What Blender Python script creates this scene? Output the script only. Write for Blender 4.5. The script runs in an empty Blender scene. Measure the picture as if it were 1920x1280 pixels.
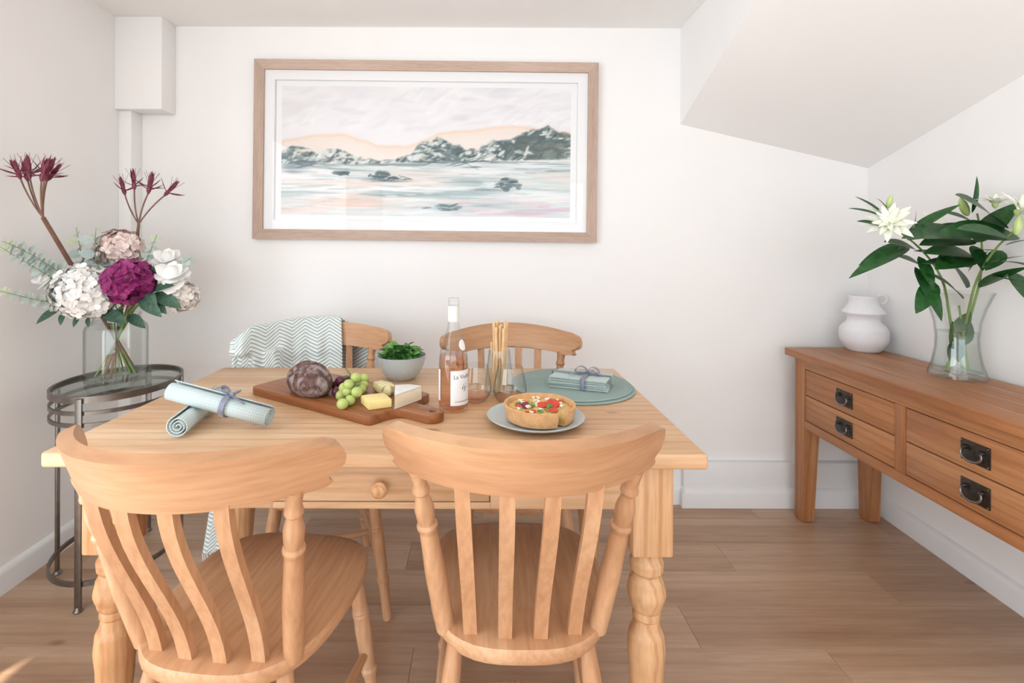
import bpy, bmesh, math, random
import numpy as np
from mathutils import Vector, Matrix, noise
random.seed(7)
PI = math.pi
R = math.radians
SC = bpy.context.scene
COL = SC.collection

# ------------------------------------------------------------------ camera, world, light, exposure
F, VX, VY, CAMZ = 950.0, 905.0, 463.0, 1.19      # focal length and vanishing point in pixels of 1920x1280, eye height
ROLL = R(0.2)
cd = bpy.data.cameras.new('camera'); cam = bpy.data.objects.new('camera', cd); COL.objects.link(cam)
cd.sensor_width = 36; cd.lens = 36 * F / 1920
cd.shift_x = (960 - VX) / 1920; cd.shift_y = -(640 - VY) / 1920
cd.clip_start = 0.02
cr, sr = math.cos(ROLL), math.sin(ROLL)
cam.matrix_world = Matrix(((cr, -sr, 0, 0), (0, 0, -1, 0), (sr, cr, 0, CAMZ), (0, 0, 0, 1)))
SC.camera = cam
def ray(px, py):
    u = (px - VX) / F; v = -(py - VY) / F
    return Vector((cr * u - sr * v, 1.0, sr * u + cr * v))
def at_h(px, py, h):                               # point of a pixel on the horizontal plane of height h
    d = ray(px, py); t = (h - CAMZ) / d.z
    return Vector((d.x * t, t, h))
def at_d(px, py, depth):                           # point of a pixel at a known distance from the camera plane
    d = ray(px, py); return Vector((d.x * depth, depth, CAMZ + d.z * depth))

SC.cycles.transparent_max_bounces = 32
wd = bpy.data.worlds.new('sky'); SC.world = wd; wd.use_nodes = True
wd.node_tree.nodes['Background'].inputs[0].default_value = (0.80, 0.90, 1.0, 1)
wd.node_tree.nodes['Background'].inputs[1].default_value = 1.6
def area(name, loc, rot, sx, sy, power, col):
    l = bpy.data.lights.new(name, 'AREA'); l.shape = 'RECTANGLE'; l.size = sx; l.size_y = sy; l.energy = power; l.color = col
    o = bpy.data.objects.new(name, l); COL.objects.link(o); o.location = loc; o.rotation_euler = rot; return o
# daylight in the glazed door of the left wall; fill from an added wide window behind the camera
area('daylight_patio_door', (-1.66, -0.40, 1.05), (0, R(-90), 0), 1.95, 2.15, 50, (0.90, 0.955, 1.0))
area('front_window_fill', (0.0, -2.66, 1.12), (R(90), 0, 0), 2.9, 2.0, 40, (0.85, 0.935, 1.0))
sl = bpy.data.lights.new('sun', 'SUN'); sl.energy = 13.0; sl.angle = R(1.0); sl.color = (1, 0.95, 0.86)
so = bpy.data.objects.new('sun', sl); COL.objects.link(so)
so.rotation_euler = Vector((1.0, 2.15, -4.7)).to_track_quat('-Z', 'Y').to_euler()
SC.view_settings.view_transform = 'Standard'; SC.view_settings.look = 'None'
SC.view_settings.gamma = 1.0; SC.view_settings.use_curve_mapping = False
SC.view_settings.exposure = -0.04

# ------------------------------------------------------------------ materials
def lin(c):
    return tuple((x / 255 / 12.92) if x / 255 <= 0.04045 else ((x / 255 + 0.055) / 1.055) ** 2.4 for x in c) + (1,)
def new_mat(name):
    m = bpy.data.materials.new(name); m.use_nodes = True
    nt = m.node_tree; b = nt.nodes['Principled BSDF']
    return m, nt, b
def N(nt, t, **kw):
    n = nt.nodes.new(t)
    for k, v in kw.items(): setattr(n, k, v)
    return n
def coords(nt, scale=(1, 1, 1), rand=True):
    tc = N(nt, 'ShaderNodeTexCoord'); mp = N(nt, 'ShaderNodeMapping'); mp.inputs['Scale'].default_value = scale
    if rand:
        oi = N(nt, 'ShaderNodeObjectInfo'); mu = N(nt, 'ShaderNodeMath', operation='MULTIPLY'); mu.inputs[1].default_value = 37.0
        nt.links.new(oi.outputs['Random'], mu.inputs[0])
        ad = N(nt, 'ShaderNodeVectorMath', operation='ADD')
        nt.links.new(tc.outputs['Object'], ad.inputs[0]); nt.links.new(mu.outputs[0], ad.inputs[1])
        nt.links.new(ad.outputs[0], mp.inputs['Vector'])
    else: nt.links.new(tc.outputs['Object'], mp.inputs['Vector'])
    return mp.outputs[0]
def ramp(nt, fac, stops):
    r = N(nt, 'ShaderNodeValToRGB'); e = r.color_ramp.elements
    while len(e) < len(stops): e.new(0.5)
    for i, (p, c) in enumerate(stops): e[i].position = p; e[i].color = c
    nt.links.new(fac, r.inputs[0]); return r.outputs[0]
def noise_tex(nt, vec, scale, detail=4, dist=0.0, rough=0.55):
    n = N(nt, 'ShaderNodeTexNoise'); n.inputs['Scale'].default_value = scale; n.inputs['Detail'].default_value = detail
    n.inputs['Distortion'].default_value = dist; n.inputs['Roughness'].default_value = rough
    nt.links.new(vec, n.inputs['Vector']); return n.outputs['Fac']
def mixc(nt, fac, a, b, blend='MIX'):
    m = N(nt, 'ShaderNodeMix', data_type='RGBA', blend_type=blend)
    for s, v in ((0, fac), (6, a), (7, b)):
        if hasattr(v, 'is_linked') or hasattr(v, 'links'): nt.links.new(v, m.inputs[s])
        else: m.inputs[s].default_value = v
    return m.outputs[2]
def bump(nt, b, h, strength=0.2, dist=0.002):
    n = N(nt, 'ShaderNodeBump'); n.inputs['Strength'].default_value = strength; n.inputs['Distance'].default_value = dist
    nt.links.new(h, n.inputs['Height']); nt.links.new(n.outputs[0], b.inputs['Normal'])
def plain(name, c, rough=0.5, metal=0.0, var=0.0, vscale=20, spec=0.5, sheen=0, bmp=0, sub=0):
    m, nt, b = new_mat(name)
    b.inputs['Roughness'].default_value = rough; b.inputs['Metallic'].default_value = metal
    b.inputs['Specular IOR Level'].default_value = spec; b.inputs['Sheen Weight'].default_value = sheen
    c = lin(c); v = coords(nt)
    f = noise_tex(nt, v, vscale, 4)
    d = tuple(max(0, x * (1 - var)) for x in c[:3]) + (1,); l = tuple(min(1, x * (1 + var)) for x in c[:3]) + (1,)
    nt.links.new(ramp(nt, f, [(0.3, d), (0.7, l)]), b.inputs['Base Color'])
    if bmp: bump(nt, b, noise_tex(nt, v, vscale * 3, 5), bmp, 0.002)
    return m
def wood(name, dark, mid, light, axis='X', scale=9, rough=0.45, knots=0.0, ring=0.3, tone=0.12, spec=0.4, fib=0.7):
    m, nt, b = new_mat(name); b.inputs['Roughness'].default_value = rough; b.inputs['Specular IOR Level'].default_value = spec
    s = {'X': (0.09, 1, 1), 'Y': (1, 0.09, 1), 'Z': (1, 1, 0.09), 'C': (0.09, 0.12, 1)}[axis]
    v = coords(nt, s)
    base = ramp(nt, noise_tex(nt, v, scale, 5, 0.25), [(0.28, lin(dark)), (0.5, lin(mid)), (0.74, lin(light))])
    fine = ramp(nt, noise_tex(nt, v, scale * 14, 3), [(0.3, (0.80, 0.77, 0.73, 1)), (0.6, (1, 1, 1, 1))])
    c = mixc(nt, fib, base, fine, 'MULTIPLY')
    w = N(nt, 'ShaderNodeTexWave', wave_type='RINGS', rings_direction='X' if axis == 'C' else axis); w.inputs['Scale'].default_value = scale * 1.6
    w.inputs['Distortion'].default_value = 5.0; w.inputs['Detail'].default_value = 2; w.inputs['Detail Scale'].default_value = 0.6
    nt.links.new(v, w.inputs['Vector'])
    rc = ramp(nt, w.outputs['Fac'], [(0.0, lin(dark)), (0.35, (1, 1, 1, 1))])
    c = mixc(nt, ring, c, rc, 'MULTIPLY')
    if knots:
        s2 = tuple(x if x == 1 else 0.45 for x in s)
        vo = N(nt, 'ShaderNodeTexVoronoi'); vo.inputs['Scale'].default_value = 6.5; nt.links.new(coords(nt, s2), vo.inputs['Vector'])
        k = ramp(nt, vo.outputs['Distance'], [(0.045, (knots, knots, knots, 1)), (0.10, (0, 0, 0, 1))])
        c = mixc(nt, k, c, lin((112, 66, 36)))
    oi = N(nt, 'ShaderNodeObjectInfo')
    t = ramp(nt, oi.outputs['Random'], [(0, (1 - tone, 1 - tone * 1.1, 1 - tone * 1.2, 1)), (1, (1, 1, 1, 1))])
    c = mixc(nt, 1.0, c, t, 'MULTIPLY')
    nt.links.new(c, b.inputs['Base Color'])
    bump(nt, b, fine, 0.06, 0.001)
    return m
def thin_glass(name, tint=(1, 1, 1), refl=1.0, edge=0.75):
    m, nt, b = new_mat(name); nt.nodes.remove(b)
    tr = N(nt, 'ShaderNodeBsdfTransparent'); gl = N(nt, 'ShaderNodeBsdfGlossy'); gl.inputs['Roughness'].default_value = 0.02
    lw = N(nt, 'ShaderNodeLayerWeight'); lw.inputs['Blend'].default_value = 0.5
    c = ramp(nt, lw.outputs['Facing'], [(0.55, tint + (1,)), (1.0, tuple(t * edge for t in tint) + (1,))])
    nt.links.new(c, tr.inputs['Color'])
    pw = N(nt, 'ShaderNodeMath', operation='POWER'); pw.inputs[1].default_value = 4.0; nt.links.new(lw.outputs['Facing'], pw.inputs[0])
    mu = N(nt, 'ShaderNodeMath', operation='MULTIPLY_ADD'); mu.inputs[1].default_value = refl * 0.6; mu.inputs[2].default_value = refl * 0.055; nt.links.new(pw.outputs[0], mu.inputs[0])
    mx = N(nt, 'ShaderNodeMixShader'); nt.links.new(mu.outputs[0], mx.inputs[0]); nt.links.new(tr.outputs[0], mx.inputs[1]); nt.links.new(gl.outputs[0], mx.inputs[2])
    nt.links.new(mx.outputs[0], nt.nodes['Material Output'].inputs['Surface'])
    return m
def leafy(name, c1, c2, rough=0.4, sc=14):
    m, nt, b = new_mat(name); b.inputs['Roughness'].default_value = rough
    v = coords(nt)
    nt.links.new(ramp(nt, noise_tex(nt, v, sc, 3), [(0.3, lin(c1)), (0.7, lin(c2))]), b.inputs['Base Color'])
    b.inputs['Subsurface Weight'].default_value = 0.0
    return m

M = {}
M['wall'] = plain('wall_paint', (247, 245, 243), 0.85, var=0.012, vscale=3, spec=0.2, bmp=0.03)
M['ceil'] = plain('ceiling_paint', (249, 248, 246), 0.9, var=0.01, vscale=3, spec=0.2)
M['gloss'] = plain('white_gloss_trim', (240, 240, 240), 0.35, var=0.01)
M['floor'] = wood('vinyl_wood', (158, 122, 96), (186, 152, 124), (206, 176, 150), 'X', 7, 0.30, knots=0.5, ring=0.10, tone=0.05, spec=0.5, fib=0.5)
M['sub'] = plain('subfloor', (92, 68, 50), 0.8)
M['pineX'] = wood('waxed_pine_x', (202, 156, 114), (222, 182, 142), (236, 204, 170), 'X', 8, 0.4, knots=0.75, ring=0.22)
M['pineZ'] = wood('waxed_pine_z', (194, 140, 94), (216, 168, 122), (232, 192, 150), 'Z', 10, 0.38, knots=0.6, ring=0.35)
M['pineY'] = wood('waxed_pine_y', (202, 156, 114), (222, 182, 142), (236, 204, 170), 'Y', 8, 0.4, knots=0.6, ring=0.22)
BE = ((192, 142, 104), (208, 160, 120), (222, 180, 142))
M['beechX'] = wood('beech_x', *BE, 'X', 8, 0.38, knots=0.35, ring=0.12)
M['beechC'] = wood('beech_bent', *BE, 'C', 9, 0.38, ring=0.0)
M['beechY'] = wood('beech_y', *BE, 'Y', 8, 0.38, ring=0.12)
M['beechZ'] = wood('beech_z', *BE, 'Z', 8, 0.38, knots=0.25, ring=0.12)
OK_ = ((150, 94, 56), (182, 124, 80), (204, 150, 104))
M['oakY'] = wood('oak_y', *OK_, 'Y', 9, 0.42, ring=0.2, tone=0.12)
M['oakZ'] = wood('oak_z', *OK_, 'Z', 9, 0.42, knots=0.3, ring=0.2)
M['oakX'] = wood('oak_x', *OK_, 'X', 9, 0.42, ring=0.2)
M['board'] = wood('acacia_board', (124, 72, 40), (156, 98, 58), (178, 120, 76), 'X', 8, 0.32, ring=0.2)
M['frame'] = wood('limed_frame_x', (188, 160, 144), (202, 176, 160), (212, 190, 176), 'X', 16, 0.55, ring=0.05)
M['frameZ'] = wood('limed_frame_z', (188, 160, 144), (202, 176, 160), (212, 190, 176), 'Z', 16, 0.55, ring=0.05)
M['dark'] = plain('drawer_gap_shade', (70, 42, 24), 0.8)  # shade between the drawer fronts, put in as a dark colour
M['iron'] = plain('aged_iron', (74, 68, 62), 0.4, 0.85, var=0.25, vscale=60)
M['gun'] = plain('brushed_gunmetal', (128, 122, 116), 0.36, 0.9, var=0.15, vscale=40)
M['glass'] = thin_glass('clear_glass', (0.97, 0.985, 0.98), 1.0, 0.72)
M['pane'] = thin_glass('pane_glass', (0.995, 0.995, 0.995), 0.35, 0.95)
M['tglass'] = thin_glass('table_glass', (0.88, 0.93, 0.91), 1.0, 0.8)
M['wine'] = thin_glass('rose_wine', (0.97, 0.76, 0.64), 0.6, 0.75)
M['water'] = thin_glass('water', (0.95, 0.98, 0.97), 0.7, 0.8)
M['stone'] = plain('grey_stoneware', (196, 206, 208), 0.3, var=0.05, vscale=90)
M['jug'] = plain('white_ceramic', (236, 234, 236), 0.6, var=0.015, vscale=40, bmp=0.08)
M['paper'] = plain('paper_white', (244, 244, 244), 0.7)
M['sleeve'] = plain('cream_sleeve', (232, 232, 222), 0.4)
M['ink'] = plain('label_ink', (70, 70, 74), 0.6)
M['ribbon'] = plain('grey_ribbon', (128, 132, 150), 0.38, var=0.08, vscale=30, sheen=0.3)
M['salad'] = leafy('rocket_leaf', (48, 106, 42), (116, 168, 84), 0.4)
M['stemg'] = leafy('green_stem', (110, 140, 70), (140, 168, 96), 0.45)
M['stemb'] = leafy('brown_stem', (104, 74, 62), (140, 104, 82), 0.5)
M['lilyleaf'] = leafy('lily_leaf', (22, 66, 26), (44, 98, 42), 0.42)
M['darkleaf'] = leafy('dark_leaf', (48, 80, 66), (84, 116, 96), 0.45)
M['euc'] = leafy('eucalyptus_leaf', (170, 190, 186), (206, 218, 212), 0.55)
M['euclight'] = leafy('young_eucalyptus_leaf', (190, 206, 168), (214, 224, 192), 0.55)
M['white'] = leafy('white_petal', (238, 236, 230), (250, 249, 246), 0.6)
M['cream'] = leafy('cream_petal', (226, 214, 204), (244, 238, 230), 0.6, 60)
M['pink'] = leafy('blush_petal', (216, 180, 174), (248, 236, 226), 0.6, 50)
M['purple'] = leafy('magenta_petal', (88, 16, 60), (170, 44, 126), 0.5, 55)
M['burg'] = leafy('burgundy_petal', (86, 26, 46), (146, 56, 82), 0.45, 60)
M['lily'] = leafy('lily_petal', (232, 238, 206), (250, 250, 242), 0.5)
M['bud'] = leafy('lily_bud', (168, 196, 110), (206, 220, 156), 0.45)
M['gg'] = plain('green_grape', (186, 202, 118), 0.28, var=0.12, vscale=30)
M['rg'] = plain('red_grape', (92, 44, 60), 0.3, var=0.2, vscale=30)
M['cheddar'] = plain('pale_cheese', (246, 226, 154), 0.5, var=0.05, vscale=40, bmp=0.1)
M['rind'] = plain('white_rind', (240, 240, 236), 0.8, var=0.03, vscale=60, bmp=0.2)
M['brie'] = plain('brie_paste', (244, 232, 200), 0.5, var=0.05, vscale=50)
M['stick'] = plain('breadstick', (232, 194, 146), 0.6, var=0.12, vscale=50, bmp=0.2)
M['custard'] = plain('quiche_filling', (226, 184, 116), 0.5, var=0.3, vscale=55, bmp=0.5)
M['crust'] = plain('pastry', (222, 174, 122), 0.65, var=0.14, vscale=60, bmp=0.3)
M['tomato'] = plain('tomato', (214, 72, 44), 0.35, var=0.2, vscale=60)
M['yellowp'] = plain('yellow_pepper', (236, 178, 52), 0.4, var=0.12, vscale=60)
M['feta'] = plain('feta', (244, 238, 216), 0.6, var=0.05, vscale=60)
def bread_mat():
    m, nt, b = new_mat('rye_crust'); b.inputs['Roughness'].default_value = 0.75; v = coords(nt, rand=False)
    c = ramp(nt, noise_tex(nt, v, 80, 5), [(0.3, lin((70, 46, 42))), (0.7, lin((122, 90, 80)))])
    f = ramp(nt, noise_tex(nt, v, 34, 4, 0.6), [(0.46, (0, 0, 0, 1)), (0.7, (0.75, 0.75, 0.75, 1))])
    c = mixc(nt, f, c, lin((196, 182, 182)))
    vo = N(nt, 'ShaderNodeTexVoronoi'); vo.inputs['Scale'].default_value = 240; nt.links.new(v, vo.inputs['Vector'])
    sp = ramp(nt, vo.outputs['Distance'], [(0.16, (0.8, 0.8, 0.8, 1)), (0.24, (0, 0, 0, 1))])
    sp2 = mixc(nt, ramp(nt, noise_tex(nt, v, 22, 2), [(0.5, (0, 0, 0, 1)), (0.6, (1, 1, 1, 1))]), (0, 0, 0, 1), sp)
    c = mixc(nt, sp2, c, lin((214, 186, 140)))
    nt.links.new(c, b.inputs['Base Color']); bump(nt, b, noise_tex(nt, v, 110, 5), 0.8, 0.005); return m
M['rye'] = bread_mat()
def blue_mat():
    m, nt, b = new_mat('blue_cheese'); b.inputs['Roughness'].default_value = 0.5; v = coords(nt, rand=False)
    f = ramp(nt, noise_tex(nt, v, 48, 3, 1.0), [(0.56, (0, 0, 0, 1)), (0.66, (0.8, 0.8, 0.8, 1))])
    nt.links.new(mixc(nt, f, lin((236, 222, 168)), lin((112, 120, 116))), b.inputs['Base Color']); bump(nt, b, f, 0.3, 0.002); return m
M['blue'] = blue_mat()
def dots_mat():                                    # pale green cotton with small white dots
    m, nt, b = new_mat('dotted_cotton'); b.inputs['Roughness'].default_value = 0.8
    uv = N(nt, 'ShaderNodeUVMap'); vm = N(nt, 'ShaderNodeVectorMath', operation='SCALE'); vm.inputs['Scale'].default_value = 150
    nt.links.new(uv.outputs[0], vm.inputs[0])
    fr = N(nt, 'ShaderNodeVectorMath', operation='FRACTION'); nt.links.new(vm.outputs[0], fr.inputs[0])
    ds = N(nt, 'ShaderNodeVectorMath', operation='DISTANCE'); nt.links.new(fr.outputs[0], ds.inputs[0]); ds.inputs[1].default_value = (0.5, 0.5, 0)
    k = ramp(nt, ds.outputs['Value'], [(0.16, (0.8, 0.8, 0.8, 1)), (0.22, (0, 0, 0, 1))])
    nt.links.new(mixc(nt, k, lin((188, 204, 204)), lin((232, 238, 236))), b.inputs['Base Color']); return m
M['dots'] = dots_mat()
M['linen'] = plain('sage_linen', (184, 200, 196), 0.85, var=0.06, vscale=150, sheen=0.2, bmp=0.2)
def mat_weave():                                   # coiled paper placemat: concentric cords
    m, nt, b = new_mat('coiled_placemat'); b.inputs['Roughness'].default_value = 0.8; v = coords(nt, rand=False)
    w = N(nt, 'ShaderNodeTexWave', wave_type='RINGS', rings_direction='Z'); w.inputs['Scale'].default_value = 62; nt.links.new(v, w.inputs['Vector'])
    nt.links.new(ramp(nt, w.outputs['Fac'], [(0.0, lin((122, 146, 142))), (0.6, lin((166, 186, 180)))]), b.inputs['Base Color'])
    bump(nt, b, w.outputs['Fac'], 0.6, 0.002); return m
M['coil'] = mat_weave()
def throw_mat():                                   # woven chevron stripes, from the cloth's own UV
    m, nt, b = new_mat('chevron_throw'); b.inputs['Roughness'].default_value = 0.9; b.inputs['Sheen Weight'].default_value = 0.2
    uv = N(nt, 'ShaderNodeUVMap'); sx = N(nt, 'ShaderNodeSeparateXYZ'); nt.links.new(uv.outputs[0], sx.inputs[0])
    def mth(op, a, bb=None):
        n = N(nt, 'ShaderNodeMath', operation=op)
        for i, q in enumerate((a, bb)):
            if q is None: continue
            if isinstance(q, (int, float)): n.inputs[i].default_value = q
            else: nt.links.new(q, n.inputs[i])
        return n.outputs[0]
    z = mth('PINGPONG', sx.outputs[0], 0.055)
    t = mth('MULTIPLY', mth('ADD', sx.outputs[1], mth('MULTIPLY', z, 0.6)), 2 * PI / 0.0145)
    s = mth('SINE', t)
    k = ramp(nt, s, [(0.40, lin((238, 240, 238))), (0.62, lin((152, 178, 176)))])
    nt.links.new(k, b.inputs['Base Color']); bump(nt, b, s, 0.3, 0.002); return m
M['throw'] = throw_mat()
M['fringe'] = plain('fringe_yarn', (232, 236, 234), 0.9)
def print_mat():
    m, nt, b = new_mat('landscape_print'); b.inputs['Roughness'].default_value = 0.6
    a = N(nt, 'ShaderNodeVertexColor', layer_name='paint'); nt.links.new(a.outputs[0], b.inputs['Base Color']); return m
M['print'] = print_mat()

# ------------------------------------------------------------------ mesh helpers: every shape is (verts, faces)
def join(*parts):
    V, Fc = [], []
    for v, f in parts:
        o = len(V); V += [tuple(p) for p in v]; Fc += [tuple(i + o for i in q) for q in f]
    return V, Fc
def move(s, d): return [(x + d[0], y + d[1], z + d[2]) for x, y, z in s[0]], s[1]
def xf(s, m): return [tuple(m @ Vector(p)) for p in s[0]], s[1]
def from_bm(bm):
    bm.verts.index_update(); r = ([tuple(v.co) for v in bm.verts], [tuple(v.index for v in f.verts) for f in bm.faces]); bm.free(); return r
def box(x0, x1, y0, y1, z0, z1, bev=0.0, seg=2):
    bm = bmesh.new(); bmesh.ops.create_cube(bm, size=1)
    for v in bm.verts: v.co = Vector(((x0 + x1) / 2 + v.co.x * (x1 - x0), (y0 + y1) / 2 + v.co.y * (y1 - y0), (z0 + z1) / 2 + v.co.z * (z1 - z0)))
    if bev: bmesh.ops.bevel(bm, geom=bm.edges[:], offset=bev, segments=seg, profile=0.5, affect='EDGES')
    return from_bm(bm)
def prism(outline, z0, z1, bev=0.0, seg=2):
    bm = bmesh.new(); vs = [bm.verts.new((x, y, z0)) for x, y in outline]; f = bm.faces.new(vs)
    r = bmesh.ops.extrude_face_region(bm, geom=[f]); up = [e for e in r['geom'] if isinstance(e, bmesh.types.BMVert)]
    for v in up: v.co.z = z1
    bmesh.ops.recalc_face_normals(bm, faces=bm.faces[:])
    if bev:
        ed = [e for e in bm.edges if abs(e.verts[0].co.z - e.verts[1].co.z) < 1e-6]
        bmesh.ops.bevel(bm, geom=ed, offset=bev, segments=seg, profile=0.5, affect='EDGES')
    return from_bm(bm)
def lathe(prof, n=32, a0=0.0, a1=2 * PI):
    full = abs(a1 - a0 - 2 * PI) < 1e-6; m = n if full else n + 1
    V, Fc = [], []
    for r, z in prof:
        for i in range(m):
            a = a0 + (a1 - a0) * i / n; V.append((r * math.cos(a), r * math.sin(a), z))
    for k in range(len(prof) - 1):
        for i in range(n):
            j = (i + 1) % m; Fc.append((k * m + i, k * m + j, (k + 1) * m + j, (k + 1) * m + i))
    if full:
        if prof[0][0] > 1e-6: Fc.append(tuple(range(m))[::-1])
        if prof[-1][0] > 1e-6: Fc.append(tuple((len(prof) - 1) * m + i for i in range(m)))
    return V, Fc
def tube(pts, rad, n=10, cap=True, flat=None):
    pts = [Vector(p) for p in pts]; k = len(pts)
    if not hasattr(rad, '__len__'): rad = [rad] * k
    t0 = (pts[1] - pts[0]).normalized(); ref = Vector((0, 0, 1)) if abs(t0.z) < 0.9 else Vector((1, 0, 0))
    u = t0.cross(ref).normalized(); V, Fc = [], []
    for i in range(k):
        t = (pts[min(i + 1, k - 1)] - pts[max(i - 1, 0)]).normalized()
        u = (u - t * u.dot(t)).normalized(); w = t.cross(u)
        for j in range(n):
            a = 2 * PI * j / n; V.append(tuple(pts[i] + (u * math.cos(a) + w * math.sin(a) * (flat or 1)) * rad[i]))
    for i in range(k - 1):
        for j in range(n):
            q = (j + 1) % n; Fc.append((i * n + j, i * n + q, (i + 1) * n + q, (i + 1) * n + j))
    if cap: Fc.append(tuple(range(n))[::-1]); Fc.append(tuple((k - 1) * n + j for j in range(n)))
    return V, Fc
def turned(p0, p1, prof, n=18):                    # a turned spindle from p0 to p1, prof = (fraction, radius)
    p0, p1 = Vector(p0), Vector(p1)
    return tube([p0.lerp(p1, t) for t, r in prof], [r for t, r in prof], n)
def smooth_prof(prof, n=60):                       # round a (t, r) profile with catmull interpolation
    out = []
    for i in range(n + 1):
        t = prof[0][0] + (prof[-1][0] - prof[0][0]) * i / n
        k = max(j for j in range(len(prof)) if prof[j][0] <= t + 1e-9); k = min(k, len(prof) - 2)
        (t0, r0), (t1, r1) = prof[k], prof[k + 1]; s = (t - t0) / max(t1 - t0, 1e-9); s = s * s * (3 - 2 * s)
        out.append((t, r0 + (r1 - r0) * s))
    return out
def sweep_rect(pts, w, h, closed=True):            # band of rectangular section along a plan outline
    P = [Vector(p) for p in pts]; n = len(P); V, Fc = [], []
    for i in range(n):
        t = (P[(i + 1) % n] - P[i - 1]) if closed else (P[min(i + 1, n - 1)] - P[max(i - 1, 0)])
        t.z = 0; nr = Vector((t.y, -t.x, 0)).normalized() * (w / 2)
        for s, z in ((-1, -h / 2), (1, -h / 2), (1, h / 2), (-1, h / 2)): V.append(tuple(P[i] + nr * s + Vector((0, 0, z))))
    for i in range(n if closed else n - 1):
        a, b = i * 4, ((i + 1) % n) * 4
        for k in range(4): Fc.append((a + k, b + k, b + (k + 1) % 4, a + (k + 1) % 4))
    if not closed: Fc += [(0, 1, 2, 3), ((n - 1) * 4 + 3, (n - 1) * 4 + 2, (n - 1) * 4 + 1, (n - 1) * 4)]
    return V, Fc
def sheet(fn, nu, nv, thick=0.0):                  # surface fn(u,v), u,v in 0..1; with thickness along its normal
    P = [[Vector(fn(i / nu, j / nv)) for i in range(nu + 1)] for j in range(nv + 1)]
    V, Fc = [], []; w = nu + 1
    def nrm(i, j):
        a = P[j][min(i + 1, nu)] - P[j][max(i - 1, 0)]; b = P[min(j + 1, nv)][i] - P[max(j - 1, 0)][i]
        n = a.cross(b); return n.normalized() if n.length > 1e-12 else Vector((0, 0, 1))
    for s in ((1, -1) if thick else (0,)):
        for j in range(nv + 1):
            for i in range(w): V.append(tuple(P[j][i] + nrm(i, j) * (s * thick / 2)))
    for j in range(nv):
        for i in range(nu): a = j * w + i; Fc.append((a, a + 1, a + w + 1, a + w))
    if thick:
        o = w * (nv + 1); Fc += [tuple(o + q for q in reversed(f)) for f in Fc]
        rim = [i for i in range(w)] + [j * w + nu for j in range(1, nv + 1)] + [nv * w + i for i in range(nu - 1, -1, -1)] + [j * w for j in range(nv - 1, 0, -1)]
        for a, b in zip(rim, rim[1:] + rim[:1]): Fc.append((b, a, o + a, o + b))
    return V, Fc
def mesh_of(name, s, mat, ang=35):
    me = bpy.data.meshes.new(name); me.from_pydata(s[0], [], s[1]); me.update()
    bm = bmesh.new(); bm.from_mesh(me); bmesh.ops.recalc_face_normals(bm, faces=bm.faces[:]); bm.to_mesh(me); bm.free()
    me.polygons.foreach_set('use_smooth', [True] * len(me.polygons)); me.set_sharp_from_angle(angle=R(ang))
    me.materials.append(mat); return me
def link(name, me, parent=None, mw=None):
    o = bpy.data.objects.new(name, me); COL.objects.link(o)
    if parent: o.parent = parent
    if mw is not None: o.matrix_local = mw
    return o
def part(name, s, mat, parent, label=None, kind=None, ang=35):
    o = link(name, mesh_of(name, s, mat, ang), parent)
    if label: o['label'] = label
    if kind: o['kind'] = kind
    return o
def tag(o, label, cat=None, group=None, kind=None):
    o['label'] = label
    if cat: o['category'] = cat
    if group: o['group'] = group
    if kind: o['kind'] = kind
    return o
def thing(name, label, cat, loc=(0, 0, 0), rz=0.0, group=None):
    o = link(name, None); o.location = loc; o.rotation_euler = (0, 0, rz); return tag(o, label, cat, group)
def single(name, s, mat, label, cat, loc=(0, 0, 0), rz=0.0, group=None, kind=None, ang=35):
    o = link(name, mesh_of(name, s, mat, ang)); o.location = loc; o.rotation_euler = (0, 0, rz); return tag(o, label, cat, group, kind)
def struct(name, s, mat, label, ang=35):
    o = link(name, mesh_of(name, s, mat, ang)); o['kind'] = 'structure'; o['label'] = label; return o
def copy_tree(o, parent=None):
    c = o.copy(); COL.objects.link(c)
    if parent: c.parent = parent; c.matrix_parent_inverse = o.matrix_parent_inverse.copy()
    for ch in list(o.children): copy_tree(ch, c)
    return c
def rel(pts, o): o = Vector(o); return [Vector(p) - o for p in pts]
def bez(p0, p1, p2, n=10):
    p0, p1, p2 = Vector(p0), Vector(p1), Vector(p2)
    return [p0 * (1 - t) ** 2 + p1 * 2 * t * (1 - t) + p2 * t * t for t in [i / n for i in range(n + 1)]]
def orient(p, d, up=(0, 0, 1), s=1.0, roll=0.0):   # local +Y along d, +Z towards up
    y = Vector(d).normalized(); u = Vector(up); x = y.cross(u)
    if x.length < 1e-4: x = y.cross(Vector((1, 0, 0)))
    x.normalize(); z = x.cross(y)
    m = Matrix((x, y, z)).transposed().to_4x4() @ Matrix.Rotation(roll, 4, 'Y')
    sv = s if hasattr(s, '__len__') else (s, s, s)
    return Matrix.Translation(p) @ m @ Matrix.Diagonal((*sv, 1))
def leaf_shape(L=1.0, W=0.3, bend=0.2, fold=0.12, peak=0.4, nu=4, nv=9, thick=0.0):
    def fn(u, v):
        w = (math.sin(PI * v ** (math.log(0.5) / math.log(peak))) ** 0.8) * W if 0 < v < 1 else 0.0
        x = (u - 0.5) * w
        return (x, v * L, fold * abs(u - 0.5) * 2 * w - bend * L * v * v)
    return sheet(fn, nu, nv, thick)

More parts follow.
